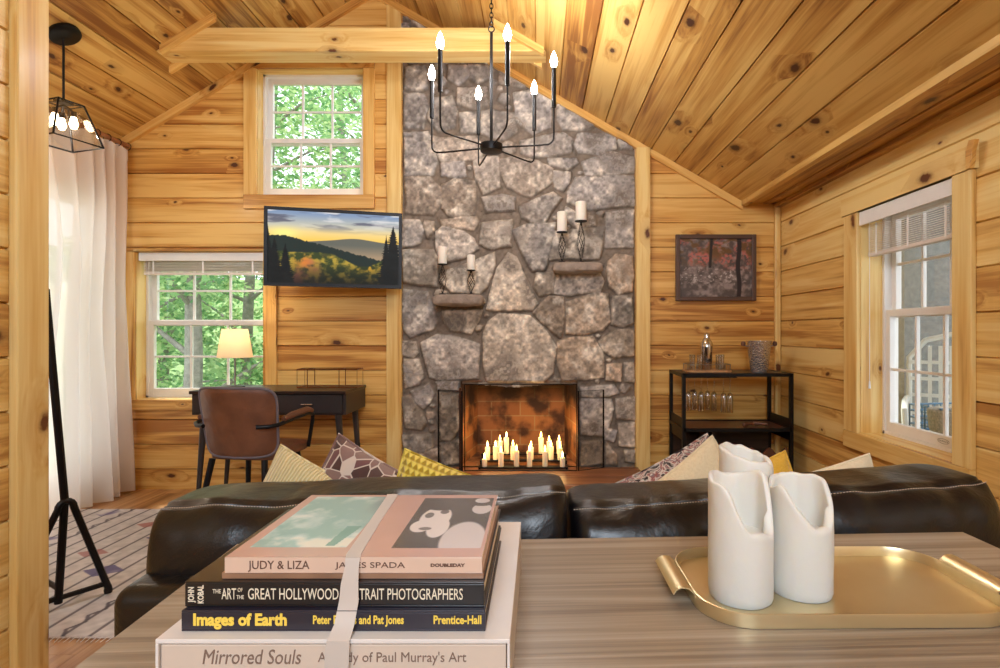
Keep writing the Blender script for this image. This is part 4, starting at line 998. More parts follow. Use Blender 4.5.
for k in range(3):
    a = R(20+120*k); x, y = .045*math.cos(a), .045*math.sin(a)
    mb = MB(); mb.tube([(0,0,zt-.01),(x*.7,y*.7,zt-.03),(x,y,zt-.055)], .006, 8); mb.lathe([(.013,zt-.07),(.013,zt-.04)], 12, (x,y,0)); so = mb.build('socket', 'black_metal', pd)
    mb = MB(); mb.lathe([(.0,zt-.135),(.012,zt-.132),(.021,zt-.11),(.016,zt-.085),(.012,zt-.07)], 16, (x,y,0)); mb.build('bulb', 'bulb_warm', so)
# ================================================================== chandelier
CC = Vector((-.225, 2.55, 0)); CR = .30; zbulb = 2.375
cd = thing('chandelier', 'black six-arm chandelier with candle bulbs hanging on a chain', 'chandelier', (CC.x, CC.y, 2.0))
hz = 0.0; ceil = roofz(CC.x)-2.0
mb = MB(); mb.lathe([(0,-.022),(.02,-.024),(.052,-.018),(.055,-.0),(.053,.016),(.02,.022),(0,.022)], 28); mb.build('hub', 'black_metal', cd)
mb = MB(); mb.tube([(0,0,.0),(0,0,.545)], .0075, 10); mb.tube([(.014*math.cos(a),0,.56+.014*math.sin(a)) for a in np.linspace(0, 2*math.pi, 13)[:-1]], .003, 6, closed=True); mb.build('stem', 'black_metal', cd)
mb = MB(); z = .572; i = 0
while z < ceil-.03:
    pts = [(.008*math.cos(a), 0, z+.011+.014*math.sin(a)) for a in np.linspace(0, 2*math.pi, 11)[:-1]]
    if i % 2: pts = [(0, p[0], p[2]) for p in pts]
    mb.tube(pts, .0024, 5, closed=True); z += .0215; i += 1
mb.build('chain', 'black_metal', cd)
mb = MB(); mb.lathe([(0,ceil+.005),(.06,ceil+.005),(.06,ceil-.02),(.02,ceil-.035),(0,ceil-.035)], 24, mat=Matrix.Translation((0,0,ceil)) @ Matrix.Rotation(R(30), 4, 'Y') @ Matrix.Translation((0,0,-ceil))); mb.build('canopy', 'black_metal', cd)
for k in range(6):
    a = R(-72+60*k); c, s = math.cos(a), math.sin(a)
    P = lambda r, z: (r*c, r*s, z)
    zbz = zbulb-2.0
    pts = [P(.04, 0), P(.24*CR/.315, -.005+.0)]
    for q in range(1, 6): an = R(90*q/6); pts.append(P(CR-.035+.035*math.sin(an)-.0, .030-.035*math.cos(an)))
    pts += [P(CR, .05), P(CR, .17)]
    mb = MB(); mb.tube(pts, .0042, 8); arm = mb.build('arm', 'black_metal', cd)
    mb = MB(); mb.tube([P(CR, .165), P(CR, zbz-.028)], .0105, 12); sl_ = mb.build('candle_sleeve', 'black_metal', arm)
    mb = MB(); mb.lathe([(.007,-.03),(.012,-.02),(.0175,.0),(.013,.022),(.005,.042),(0,.05)], 14, P(CR, zbz)); mb.build('bulb', 'bulb', arm)
    l = bpy.data.lights.new('bulb_light', 'POINT'); l.energy = 5; l.color = (.98,.98,1); l.shadow_soft_size = .02
    o = bpy.data.objects.new('bulb_light', l); COL.objects.link(o); o.parent = cd; o.location = P(CR, zbz+.065)
l = bpy.data.lights.new('lantern_light', 'POINT'); l.energy = 4; l.color = (1,.88,.74); l.shadow_soft_size = .03
o = bpy.data.objects.new('lantern_light', l); COL.objects.link(o); o.parent = pd; o.location = (0,0,zb+.05)
l = bpy.data.lights.new('lamp_light', 'POINT'); l.energy = 3; l.color = (1,.92,.8); l.shadow_soft_size = .03
o = bpy.data.objects.new('lamp_light', l); COL.objects.link(o); o.parent = lp; o.location = (0,0,.36)
# ================================================================== books tied with a ribbon
simple('page_paper', (232,224,208), .8, var=.06, vscale=200); simple('case_cream', (222,212,204), .5, var=.03); simple('cloth_tan', (206,186,168), .6, var=.03)
simple('navy_cover', (38,34,46), .3, coat=.5, var=.1); simple('black_cover', (20,17,20), .28, coat=.6, var=.1); simple('peach_cover', (214,182,160), .35, coat=.4, var=.03); simple('mag_cover', (150,112,86), .3, coat=.5, var=.2)
simple('ink_brown', (124,100,86), .6); simple('ink_yellow', (240,206,84), .5); simple('ink_cream', (232,220,196), .5); simple('ink_dark', (96,64,50), .6)
def book(name, label, x0, x1, y0, y1, z0, z1, cover, t=.0022, rz=0.0, group='books tied in a ribbon'):
    c = Vector(((x0+x1)/2, (y0+y1)/2, z0)); r = thing(name, label, 'book', c, R(rz), group=group)
    w, d, h = (x1-x0)/2, (y1-y0)/2, z1-z0
    mb = MB(); mb.box((-w, -d, 0), (w, d, t)); mb.box((-w, -d, h-t), (w, d, h)); mb.box((-w, -d, t), (w, -d+t, h-t)); mb.build('cover', cover, r, bevel=.0006)
    mb = MB(); mb.box((-w+.003, -d+t, t), (w-.003, d-.003, h-t)); mb.build('pages', 'page_paper', r)
    return r, w, d, h
BY = .54
sc_ = thing('slip_case', 'large cream slipcase lying at the bottom of the tied stack of books', 'box', (-.2065, .7075, TZ+.0005)); w, d, h = .1775, .1675, .072
mb = MB(); t5 = .0045
mb.box((-w,-d,0),(w,d,.003)); mb.box((-w,-d,h-t5),(w,d,h)); mb.box((-w,-d,.003),(-w+.003,d,h-t5)); mb.box((w-.003,-d,.003),(w,d,h-t5)); mb.box((-w+.003,d-.003,.003),(w-.003,d,h-t5)); mb.build('shell', 'case_cream', sc_, bevel=.0008)
b0 = thing('art_book', 'thick tan art book sliding inside the cream slipcase, bottom of the stack', 'book', (-.2065, .705, TZ+.0045), group='books tied in a ribbon'); w0, d0, h0 = .1735, .1625, .0615
mb = MB(); mb.box((-w0,-d0,0),(w0,-d0+.003,h0)); mb.box((-w0,-d0+.003,h0-.003),(w0,d0-.01,h0)); mb.box((-w0,-d0+.003,0),(w0,d0-.01,.003)); mb.build('cover', 'cloth_tan', b0, bevel=.0012)
mb = MB(); mb.box((-w0+.004,-d0+.003,.003),(w0-.004,d0-.014,h0-.003)); mb.build('pages', 'page_paper', b0)
text_part('title', 'Mirrored Souls', .021, 'ink_brown', b0, (-.339+.2065, -d0-.0004, .803-TZ-.0045), width=.099, shear=.2)
text_part('subtitle', "A Study of Paul Murray's Art", .014, 'ink_brown', b0, (-.222+.2065, -d0-.0004, .803-TZ-.0045), width=.149)
z = TZ+.0005+.072+.0003
b1, w, d, h = book('earth_book', 'navy hardback with yellow serif title, second from the bottom of the stack', -.367, -.055, .554, .79, z, z+.0215, 'navy_cover')
text_part('title', 'Images of Earth', .0165, 'ink_yellow', b1, (-.355+.211, -d-.0004, h/2+.001), width=.096, bold=.0007)
text_part('authors', 'Peter Francis and Pat Jones', .012, 'ink_yellow', b1, (-.232+.211, -d-.0004, h/2+.001), width=.093, bold=.0003)
text_part('publisher', 'Prentice-Hall', .012, 'ink_yellow', b1, (-.1085+.211, -d-.0004, h/2+.001), width=.049, bold=.0003)
z += .0218
b2, w, d, h = book('portrait_book', 'black hardback with long cream title in narrow capitals, mid stack', -.3675, -.0565, .5605, .792, z, z+.026, 'black_cover', rz=-.2)
ox = .212
text_part('title', 'THE', .0062, 'ink_cream', b2, (-.3385+ox, -d-.0004, h/2+.003), width=.0085)
text_part('title', 'ART', .0165, 'ink_cream', b2, (-.329+ox, -d-.0004, h/2), width=.0150)
text_part('title', 'OF', .0058, 'ink_cream', b2, (-.3125+ox, -d-.0004, h/2+.0045), width=.005); text_part('title', 'THE', .0058, 'ink_cream', b2, (-.3135+ox, -d-.0004, h/2-.003), width=.0075)
text_part('title', 'GREAT HOLLYWOOD PORTRAIT PHOTOGRAPHERS', .0165, 'ink_cream', b2, (-.302+ox, -d-.0004, h/2), width=.223)
text_part('author', 'JOHN', .0085, 'ink_cream', b2, (-.3605+ox, -d-.0004, h/2), rot=(R(90), R(-90), 0), width=.016, align='CENTER', bold=.0002)
text_part('author', 'KOBAL', .0085, 'ink_cream', b2, (-.3505+ox, -d-.0004, h/2), rot=(R(90), R(-90), 0), width=.019, align='CENTER', bold=.0002)
z += .0263
b3, w, d, h = book('magazine', 'thin brown-edged magazine squeezed between the black book and the top paperback', -.333, -.0585, .567, .787, z, z+.0065, 'mag_cover', t=.0006)
z += .0068
b4, w, d, h = book('biography_book', 'peach paperback with teal and monochrome cover photos, on top of the stack', -.3290, -.0595, .565, .781, z, z+.0165, 'peach_cover', t=.0006)
TOPZ = z+.0165
text_part('title', 'JUDY & LIZA', .0125, 'ink_dark', b4, (-.3035+.19425, -d-.0004, h/2), width=.064)
text_part('author', 'JAMES SPADA', .0085, 'ink_dark', b4, (-.2125+.19425, -d-.0004, h/2), width=.073)
text_part('publisher', 'DOUBLEDAY', .0045, 'ink_dark', b4, (-.1135+.19425, -d-.0004, h/2), width=.036, bold=.0002)
def cover(u, v):
    pink = np.broadcast_to(np.array([.80,.64,.59]), u.shape+(3,))*(.97+.05*fbm(u*5, v*5, 3))[..., None]
    f = fbm(u*9+.6*fbm(u*4, v*4, 2, 9), v*6, 5, 31)
    teal = lerp(lerp(np.broadcast_to(np.array([.60,.73,.71]), u.shape+(3,)), np.array([.82,.88,.87]), np.clip((f-.36)*3.6, 0, 1)), np.array([.92,.90,.84]), np.clip((f-.58)*5+.6*(v < .25), 0, 1))
    teal = lerp(teal, np.array([.44,.62,.58]), ((np.abs(u-.37-(v-.2)*.1) < .018+.05*(v-.12)) & (v > .14) & (v < .42)).astype(float)*.8)
    teal = lerp(teal, np.array([.40,.46,.50]), np.clip((u-.36)*12, 0, 1)*np.clip((v-.6)*5, 0, 1)*.7)
    img = lerp(pink, teal, ((u > .045) & (u < .44) & (v > .12) & (v < .96)).astype(float))
    g = fbm(u*8, v*8, 4, 77); bw = lerp(np.broadcast_to(np.array([.24,.23,.24]), u.shape+(3,)), np.array([.40,.38,.38]), g)
    def el(cx, cz, rx, rz): return np.clip((1-((u-cx)/rx)**2-((v-cz)/rz)**2)*6, 0, 1)
    face = np.clip(el(.735,.56,.075,.20)+el(.69,.42,.05,.10)+el(.77,.40,.05,.16), 0, 1); face = face*(1-el(.70,.60,.022,.05)*.8)*(1-el(.765,.66,.022,.04)*.8)*(1-el(.715,.38,.03,.025)*.7)*(1-el(.74,.80,.10,.12)); 
    sh = np.clip(el(.90,.22,.10,.28)+el(.94,.72,.05,.10)+el(.93,.88,.04,.05), 0, 1)
    bw = lerp(bw, np.array([.90,.86,.84]), face); bw = lerp(bw, np.array([.84,.80,.79]), sh*(1-el(.93,.80,.05,.03)))
    img = lerp(img, bw, ((u > .625) & (u < .985) & (v > .11) & (v < .93)).astype(float)); return img
painted('cover_art', (-w+.0005, -d+.0005, h+.0002), (2*w-.001, 0, 0), (0, 2*d-.001, 0), 260, 200, cover, 'paint_gloss', b4)
t = NT('satin'); b_ = t.bsdf(srgb(206,192,180), .4, sheen=.3, spec=.4); b_.inputs['Alpha'].default_value = .88; M['satin'] = t.m
RB = Vector((-.2, .565, TZ+.001)); rb = MB()
path = [(-.2115,.8815,TZ+.001,.014),(-.2115,.8825,TZ+.06,.014),(-.2120,.8800,TZ+.0755,.014),(-.2125,.80,TZ+.0765,.014),(-.2126,.7945,.846,.0145),(-.2126,.792,.871,.0145),(-.2126,.784,TOPZ+.0005,.0148),(-.2110,.775,TOPZ+.0009,.0148),(-.2035,.67,TOPZ+.0009,.0147),(-.196,.572,TOPZ+.0009,.0147),(-.1945,.5635,TOPZ+.0002,.0150),(-.1945,.5615,TOPZ-.008,.0155),(-.1955,.5580,.870,.0175),(-.1965,.5570,.852,.0195),(-.1985,.5500,.832,.0215),(-.1995,.5370,.8225,.0228),(-.201,.5365,.812,.0235),(-.202,.5365,.775,.0245),(-.202,.5365,TZ+.001,.0245)]
def rib(side, off):
    out = []
    for i, (x, y, z_, w_) in enumerate(path):
        a = Vector(path[max(0, i-1)][1:3]); b = Vector(path[min(len(path)-1, i+1)][1:3]); d_ = (b-a).normalized(); nrm = Vector((d_.y, -d_.x)) if True else 0
        out.append((x+side*w_/2+.0006*math.sin(i*2+side), y-nrm.x*off*1.0, z_-nrm.y*off))
    return out
Lp, Rp = rib(-1, 0), rib(1, 0); L2, R2 = rib(-1, .0005), rib(1, .0005); n = len(path)
vs = Lp+Rp+L2+R2; fs = []
for i in range(n-1):
    fs += [(i, i+1, n+i+1, n+i), (2*n+i, 3*n+i, 3*n+i+1, 2*n+i+1), (i, 2*n+i, 2*n+i+1, i+1), (n+i, n+i+1, 3*n+i+1, 3*n+i)]
rb.add(vs, fs, smooth=True); o = rb.build('ribbon', 'satin', None, base=RB, sharp=50); tag(o, 'cream satin ribbon tied around the stack of books', 'ribbon')
# ================================================================== gold tray
t = NT('gold'); tc = t.n('ShaderNodeTexCoord').outputs['Object']; t.bsdf(t.ramp(t.noise(tc, 12, 3).outputs[0], [(.35, srgb(226,206,160)), (.65, srgb(230,212,168))]), .34, .85); M['gold'] = t.m
TY = Vector((.425, .800, TZ+.0008)); ty = thing('serving_tray', 'rounded rectangular brass tray with curled handles on the oak table', 'tray', TY, R(.6))
def rrp(w, d, r, n=10):
    pts = []
    for cx_, cy_, a0 in ((w-r, d-r, 0), (-w+r, d-r, 90), (-w+r, -d+r, 180), (w-r, -d+r, 270)):
        for i in range(n+1):
            a = R(a0+90*i/n); pts.append((cx_+r*math.cos(a), cy_+r*math.sin(a)))
    return pts
tw, td = .207, .106
prof = [(-.004, 0, ), (-.004, .003), (-.0005, .003), (.0005, .017), (.0015, .0185), (.003, .018), (.0035, .016), (.003, .0), ]
mb = MB(); base = rrp(tw, td, .062); n = len(base); cen = [rrp(tw+o, td+o, .062+o) for o, z_ in prof]
vs = [(x, y, prof[k][1]) for k in range(len(prof)) for x, y in cen[k]]; fs = []
for k in range(len(prof)):
    for i in range(n): j = (i+1) % n; q = (k+1) % len(prof); fs.append((k*n+i, q*n+i, q*n+j, k*n+j))
mb.add(vs, fs, smooth=True); mb.build('rim', 'gold', ty, sharp=50)
mb = MB(); mb.prism(rrp(tw-.003, td-.003, .060), .003); mb.build('tray_floor', 'gold', ty)
for s in (-1, 1):
    sec = [(.0, .012), (.003, .020), (.011, .0265), (.021, .0275), (.029, .024), (.033, .018)]
    mb = MB(); m = len(sec)
    def hp(k, v, off):
        x, z_ = sec[k]; a = sec[max(0, k-1)]; b = sec[min(m-1, k+1)]; dx, dz = b[0]-a[0], b[1]-a[1]; l = math.hypot(dx, dz); return (s*(tw+.001+x-dz/l*off), (v-.5)*.108, z_+dx/l*off)
    vs = [hp(k, v, 0) for k in range(m) for v in (0, 1)]+[hp(k, v, -.0016) for k in range(m) for v in (0, 1)]; fs = []
    for k in range(m-1):
        fs += [(2*k, 2*k+1, 2*k+3, 2*k+2), (2*m+2*k, 2*m+2*k+2, 2*m+2*k+3, 2*m+2*k+1), (2*k, 2*k+2, 2*m+2*k+2, 2*m+2*k), (2*k+1, 2*m+2*k+1, 2*m+2*k+3, 2*k+3)]
    fs += [(2*m-2, 2*m-1, 4*m-1, 4*m-2)]
    mb.add(vs, fs, smooth=True); mb.build('handle', 'gold', ty, sharp=50)
# ================================================================== burnt-down pillar candles on the tray
t = NT('wax'); b_ = t.bsdf(srgb(222,218,208), .42, spec=.35); b_.inputs['Subsurface Weight'].default_value = .35; b_.inputs['Subsurface Radius'].default_value = (.02, .014, .009); b_.inputs['Subsurface Scale'].default_value = .6
t.bump(t.noise(t.n('ShaderNodeTexCoord').outputs['Object'], 60, 3).outputs[0], .15, .004); M['wax'] = t.m
simple('wick', (40,30,26), .9)
def melted(label, x, y, r, hfun, floor, seed, wall=.0075, wick=True):
    c = thing('pillar_candle', label, 'candle', (x, y, TZ+.0042), group='melted pillar candles on the brass tray')
    NA, NV = 72, 40
    def rad(a, z_): return r*(1+0.02*mnoise.noise(Vector((math.cos(a)*1.5+seed, math.sin(a)*1.5, z_*14)))+.006*mnoise.noise(Vector((math.cos(a)*5, math.sin(a)*5+seed, z_*40))))
    def fn(u, v):
        a = 2*math.pi*u; H = hfun(a)+.0022*mnoise.noise(Vector((math.cos(a)*3, math.sin(a)*3, seed)))
        th = wall*(1+.5*mnoise.noise(Vector((math.cos(a)*2, math.sin(a)*2, seed+3))))*(1.7 if H < .12 else 1)
        if v < .5:
            z_ = H*(v/.5)**1.0; rr_ = rad(a, z_)*(1 if v > .02 else .96)
        elif v < .62:
            k = (v-.5)/.12*math.pi; rr_ = rad(a, H)-th/2*(1-math.cos(k)); z_ = H+th*.45*math.sin(k)
        elif v < .9:
            k = (v-.62)/.28; z_ = H+(floor(a)-H)*k; rr_ = rad(a, z_)-th-.002*k
        else:
            k = (v-.9)/.1; rr_ = (rad(a, floor(a))-th-.002)*(1-k); z_ = floor(a)*(1-k)+k*floor(0)-.002*math.sin(k*math.pi)
        return (rr_*math.cos(a), rr_*math.sin(a), max(0, z_))
    mb = MB(); mb.grid(lambda v, u: fn(1-u, v), NV, NA, closev=True); mb.build('wax_body', 'wax', c, sharp=70)
    if wick:
        f0 = floor(0); mb = MB(); mb.tube([(0,0,f0-.004),(.001,0,f0+.006),(.003,.001,f0+.011)], .0014, 6); mb.build('wick', 'wick', c)
    return c
def sm(x, a, b): t_ = min(1, max(0, (x-a)/(b-a))); return t_*t_*(3-2*t_)
def dist(a, c0): return abs((a-R(c0)+math.pi) % (2*math.pi)-math.pi)
hA = lambda a: .165-.072*(1-sm(dist(a, -62), R(26), R(84)))+.004*math.sin(3*a)
hB = lambda a: .158-.062*(1-sm(dist(a, -70), R(10), R(95)))-.012*math.exp(-(dist(a, 175)/.4)**2)
hC = lambda a: .180+.010*math.cos(a-R(150))-.010*math.exp(-(dist(a, -20)/.3)**2)
melted('white pillar candle at front left of the brass tray, its front wall melted low', .2875, .772, .0440, hA, lambda a: .090, 1.0)
melted('white pillar candle at right of the cluster, rim sloping down to its front', .3815, .788, .0430, hB, lambda a: .088, 5.0)
melted('tallest white pillar candle, standing behind the other two on the tray', .3300, .862, .0410, hC, lambda a: .135, 9.0)
# ================================================================== ledge candles in twisted wire holders
simple('candle_white', (240,234,222), .5, sub=.2)
for px0, px1, yt, yb_, yl, lab1, lab2 in ((438,447,247,264,294,'cream candle on the left stone ledge, the taller left one','left twisted wire candle holder on the left stone ledge'),(467,475,255,270,294,'cream candle on the left stone ledge, the lower right one','right twisted wire candle holder on the left stone ledge'),
        (557,567,212,232,262,'cream candle on the right stone ledge, the lower left one','left twisted wire candle holder on the right stone ledge'),(575.5,586.5,202,221,262,'cream candle on the right stone ledge, the taller right one','right twisted wire candle holder on the right stone ledge')):
    Y = 3.745; x = ((px0+px1)/2-CX)/F*Y; z0 = CZ-(yl-CY)/F*3.74-.002; zb_ = CZ-(yb_-CY)/F*Y; zt_ = CZ-(yt-CY)/F*Y; r = (px1-px0)/2/F*Y; h = zb_-z0
    ho = thing('candle_holder', lab2, 'candle holder', (x, Y, z0), group='wire candle holders on the chimney ledges')
    mb = MB(); mb.lathe([(0,0),(.024,0),(.024,.004),(.006,.008),(0,.008)], 16); mb.build('base', 'iron', ho)
    mb = MB(); mb.lathe([(0,h-.010),(.008,h-.010),(r*1.1,h-.004),(r*1.15,h),(0,h)], 20); mb.build('cup', 'iron', ho)
    mb = MB()
    for k in range(6):
        pts = []
        for i in range(17):
            q = i/16; rr_ = .004+.022*math.sin(math.pi*q)**1.3; a = 2*math.pi*k/6+(4.2 if k % 2 else -4.2)*q; pts.append((rr_*math.cos(a), rr_*math.sin(a), .006+(h-.014)*q))
        mb.tube(pts, .0018, 5)
    mb.build('twisted_wire', 'iron', ho)
    ca = thing('pillar_candle', lab1, 'candle', (x, Y, z0+h+.0004), group='candles on the chimney ledges'); hh = zt_-zb_
    mb = MB(); mb.lathe([(0,0),(r*.96,0),(r,.003),(r,hh-.004),(r*.93,hh),(r*.5,hh-.004),(0,hh-.006)], 24); mb.build('wax_body', 'candle_white', ca)
    mb = MB(); mb.tube([(0,0,hh-.006),(.001,0,hh+.008)], .001, 5); mb.build('wick', 'wick', ca)
# ================================================================== firebox candles and their iron stand
FX = -.14; fs_ = thing('candle_stand', 'black stepped iron candle stand inside the fireplace', 'candle stand', (FX, 3.86, .1785)); B = fs_.location
tiers = ((3.765, .193), (3.86, .218), (3.95, .243))
for y, z_ in tiers:
    mb = MB(); mb.box((-.42, y-.028, z_-.008), (.20, y+.028, z_)); mb.build('shelf', 'black_metal', fs_, base=B)
for x in (-.42, .185):
    mb = MB(); mb.box((x, 3.735, .1785), (x+.015, 3.98, .186)); 
    for y, z_ in tiers: mb.box((x, y-.006, .18), (x+.015, y+.006, z_-.004))
    mb.build('side_frame', 'black_metal', fs_, base=B)
simple('candle_ivory', (246,230,196), .5, sub=.3)
rows = (('front', 0, [(484.5,459),(501,452.5),(516.5,451),(529.5,451),(545,451.5),(562.5,457.5)]), ('middle', 1, [(487.5,447),(495.5,446.5),(513,446),(531,447),(551,446.5),(560,448)]), ('back', 2, [(500,441),(506.5,437.5),(541,437.5),(549,441.5),(559,441)]))
ords = ['leftmost', 'second from left', 'third from left', 'fourth from left', 'fifth from left', 'sixth from left']
for rn, ti, L in rows:
    y, zb_ = tiers[ti]
    for i, (px, pt) in enumerate(L):
        y2 = y+rnd.uniform(-.008, .008); x = (px-CX)/F*y2; top = CZ-(pt-CY)/F*y2; r = .0185; hh = top-zb_
        ca = thing('pillar_candle', 'lit candle, %s in the %s row inside the fireplace' % (ords[i], rn), 'candle', (x, y2, zb_+.0004), group='lit candles in the fireplace')
        mb = MB(); mb.lathe([(0,0),(r,0),(r,hh-.003),(r*.9,hh),(r*.4,hh-.005),(0,hh-.006)], 18); mb.build('wax_body', 'candle_ivory', ca)
        mb = MB(); mb.tube([(0,0,hh-.006),(0,0,hh+.004)], .0009, 5); mb.build('wick', 'wick', ca)
        mb = MB(); mb.lathe([(0,hh+.001),(.0055,hh+.009),(.0068,hh+.017),(.0045,hh+.029),(0,hh+.046)], 12); mb.build('flame', 'flame', ca)
        if (i+ti) % 2 == 0:
            l = bpy.data.lights.new('flame_light', 'POINT'); l.energy = .42; l.color = (1,.62,.26); l.shadow_soft_size = .02
            o = bpy.data.objects.new('flame_light', l); COL.objects.link(o); o.parent = ca; o.location = (0, -.0, hh+.06)
# ================================================================== folding fireplace screen
t = NT('fine_mesh'); tp = t.n('ShaderNodeBsdfTransparent'); df = t.n('ShaderNodeBsdfDiffuse'); df.inputs[0].default_value = (.02,.018,.016,1); mx = t.n('ShaderNodeMixShader'); mx.inputs[0].default_value = .13
t.l(tp.outputs[0], mx.inputs[1]); t.l(df.outputs[0], mx.inputs[2]); t.l(mx.outputs[0], t.out.inputs[0]); M['fine_mesh'] = t.m
simple('bronze', (96,62,44), .4, .6)
SY = 3.70; SZ = .180; SH = .545
X0, X1 = (463-CX)/F*SY, (577.5-CX)/F*SY
fsn = thing('fireplace_screen', 'three-panel black mesh screen with side wings folded back before the firebox', 'fire screen', ((X0+X1)/2, SY, SZ)); B = fsn.location
def panel(a, b, mat='black_metal', mesh=True, nm='side_panel', SH=SH):
    a = Vector((a[0], a[1], SZ)); b = Vector((b[0], b[1], SZ)); up = Vector((0,0,SH)); mb = MB()
    mb.tube([a, a+up, b+up, b], .006, 6, closed=True); p = mb.build(nm, mat, fsn, base=B)
    if mesh:
        n_ = (b-a).cross(up).normalized()*.0008; mb = MB(); mb.add([a-n_, b-n_, b+up-n_, a+up-n_, a+n_, b+n_, b+up+n_, a+up+n_], [(0,1,2,3),(7,6,5,4)]); mb.build('mesh', 'fine_mesh', p, base=B)
panel((X0-.006, SY), ((438.5-CX)/F*3.79, 3.79)); panel((X1+.006, SY), ((603.5-CX)/F*3.79, 3.79)); panel((X0+.012, SY), (X1-.006, SY), mesh=False, nm='centre_panel', SH=.592)
for x, w_ in ((X0-.014, .016),):
    mb = MB(); mb.box((x-w_, SY+.02, SZ), (x, SY+.035, SZ+SH+.02)); mb.build('bronze_upright', 'bronze', fsn, base=B, bevel=.002)
# ================================================================== things on the bar cart
simple('tray_wood', (188,140,92), .5, var=.15)
TRY = Vector((1.128, 3.635, BT-.0015)); tr = thing('gallery_tray', 'round-cornered wooden tray with metal gallery rail on the bar cart', 'tray', TRY)
mb = MB(); mb.prism(rrp(.148, .10, .05, 6), .014); mb.build('tray_floor', 'tray_wood', tr, bevel=.002)
mb = MB(); rp = rrp(.142, .094, .046, 6)
mb.tube([(x, y, .052) for x, y in rp], .0022, 6, closed=True)
for i in range(0, len(rp), 1): mb.tube([(rp[i][0], rp[i][1], .014), (rp[i][0], rp[i][1], .052)], .0014, 4)
for s in (-1, 1):
    for q in np.linspace(-.09, .09, 8): mb.tube([(q, s*.094, .014), (q, s*.094, .052)], .0014, 4)
mb.build('gallery_rail', 'nickel', tr)
sh = thing('cocktail_shaker', 'silver cocktail shaker standing in the gallery tray on the bar cart', 'shaker', (1.128, 3.635, BT+.013))
mb = MB(); mb.lathe([(0,0),(.030,0),(.033,.004),(.041,.15),(.042,.155),(.0,.155)], 28); mb.build('body', 'chrome', sh)
mb = MB(); mb.lathe([(.0,.155),(.042,.155),(.040,.175),(.024,.205),(.020,.21),(.0,.21)], 28); mb.build('strainer', 'chrome', sh)
mb = MB(); mb.lathe([(0,.21),(.018,.21),(.018,.235),(.013,.245),(0,.247)], 20); mb.build('cap', 'chrome', sh)
for x, y, lab in ((1.030, 3.63, 'small clear tumbler at the left end of the gallery tray'), (1.065, 3.575, 'small clear tumbler left of the silver cocktail shaker'), (1.192, 3.58, 'small clear tumbler right of the silver cocktail shaker'), (1.225, 3.63, 'small clear tumbler at the right end of the gallery tray')):
    g = MB(); g.lathe([(0,0),(.018,0),(.021,.10),(.019,.10),(.016,.006),(0,.006)], 20); o = g.build('tumbler', 'clear_glass', None, loc=(x, y, BT+.013)); tag(o, lab, 'glass', 'tumblers on the gallery tray')
t = NT('hammered'); tc = t.n('ShaderNodeTexCoord').outputs['Object']; t.bsdf(srgb(206,200,194), .25, .8); v = t.n('ShaderNodeTexVoronoi'); t.l(tc, v.inputs['Vector']); v.inputs['Scale'].default_value = 80; t.bump(v.outputs['Distance'], .7, .006); M['hammered'] = t.m
ib = thing('ice_bucket', 'hammered silver ice bucket with brown knob handles on the bar cart', 'bucket', (1.475, 3.62, BT-.0015))
mb = MB(); mb.lathe([(0,0),(.052,0),(.055,.006),(.078,.20),(.081,.206),(.078,.208),(.074,.20),(.052,.012),(0,.012)], 36); mb.build('body', 'hammered', ib)
for s in (-1, 1):
    mb = MB(); mb.tube([(s*.074,0,.17),(s*.092,0,.175),(s*.100,0,.185)], .004, 8); hn = mb.build('handle', 'nickel', ib)
    mb = MB(); mb.lathe([(0,-.018),(.012,-.014),(.016,0),(.012,.014),(0,.018)], 14, (s*.106, 0, .188)); mb.build('knob', 'walnut_arm', hn)
for i, (px, y) in enumerate(((688,3.62),(694.5,3.66),(701,3.60),(707.5,3.66),(714,3.61),(723.5,3.54),(730,3.53))):
    x = (px-CX)/F*y; top = BT-.028
    g = MB(); g.lathe([(0,0),(.030,0),(.030,-.002),(.003,-.008),(.003,-.10),(.014,-.112),(.019,-.13),(.019,-.235),(.0178,-.235),(.0178,-.13),(.012,-.114),(0,-.108)], 18)
    o = g.build('champagne_flute', 'clear_glass', None, loc=(x, y, top)); tag(o, 'clear flute hanging upside down below the bar cart top, %s' % (['leftmost','second from left','third from left','fourth from left','fifth from left','second from right','rightmost'][i]), 'glass', 'flutes hanging in the bar cart')
MS = .5075
for (px, Y, rz, nm, lab) in ((748, 3.56, 35, 'wooden_muddler', 'reddish wooden muddler lying left on the cart shelf'), (760, 3.57, -30, 'bottle_opener', 'slim reddish-brown bottle opener lying right on the cart shelf')):
    g = MB(); g.lathe([(0,-.055),(.012,-.05),(.016,-.02),(.009,.01),(.013,.045),(0,.055)], 14, mat=Matrix.Rotation(R(90), 4, 'Y')); o = g.build(nm, 'walnut_arm', None, loc=((px-CX)/F*Y, Y, MS+.0165)); o.rotation_euler = (0, 0, R(rz)); tag(o, lab, 'bar tool')
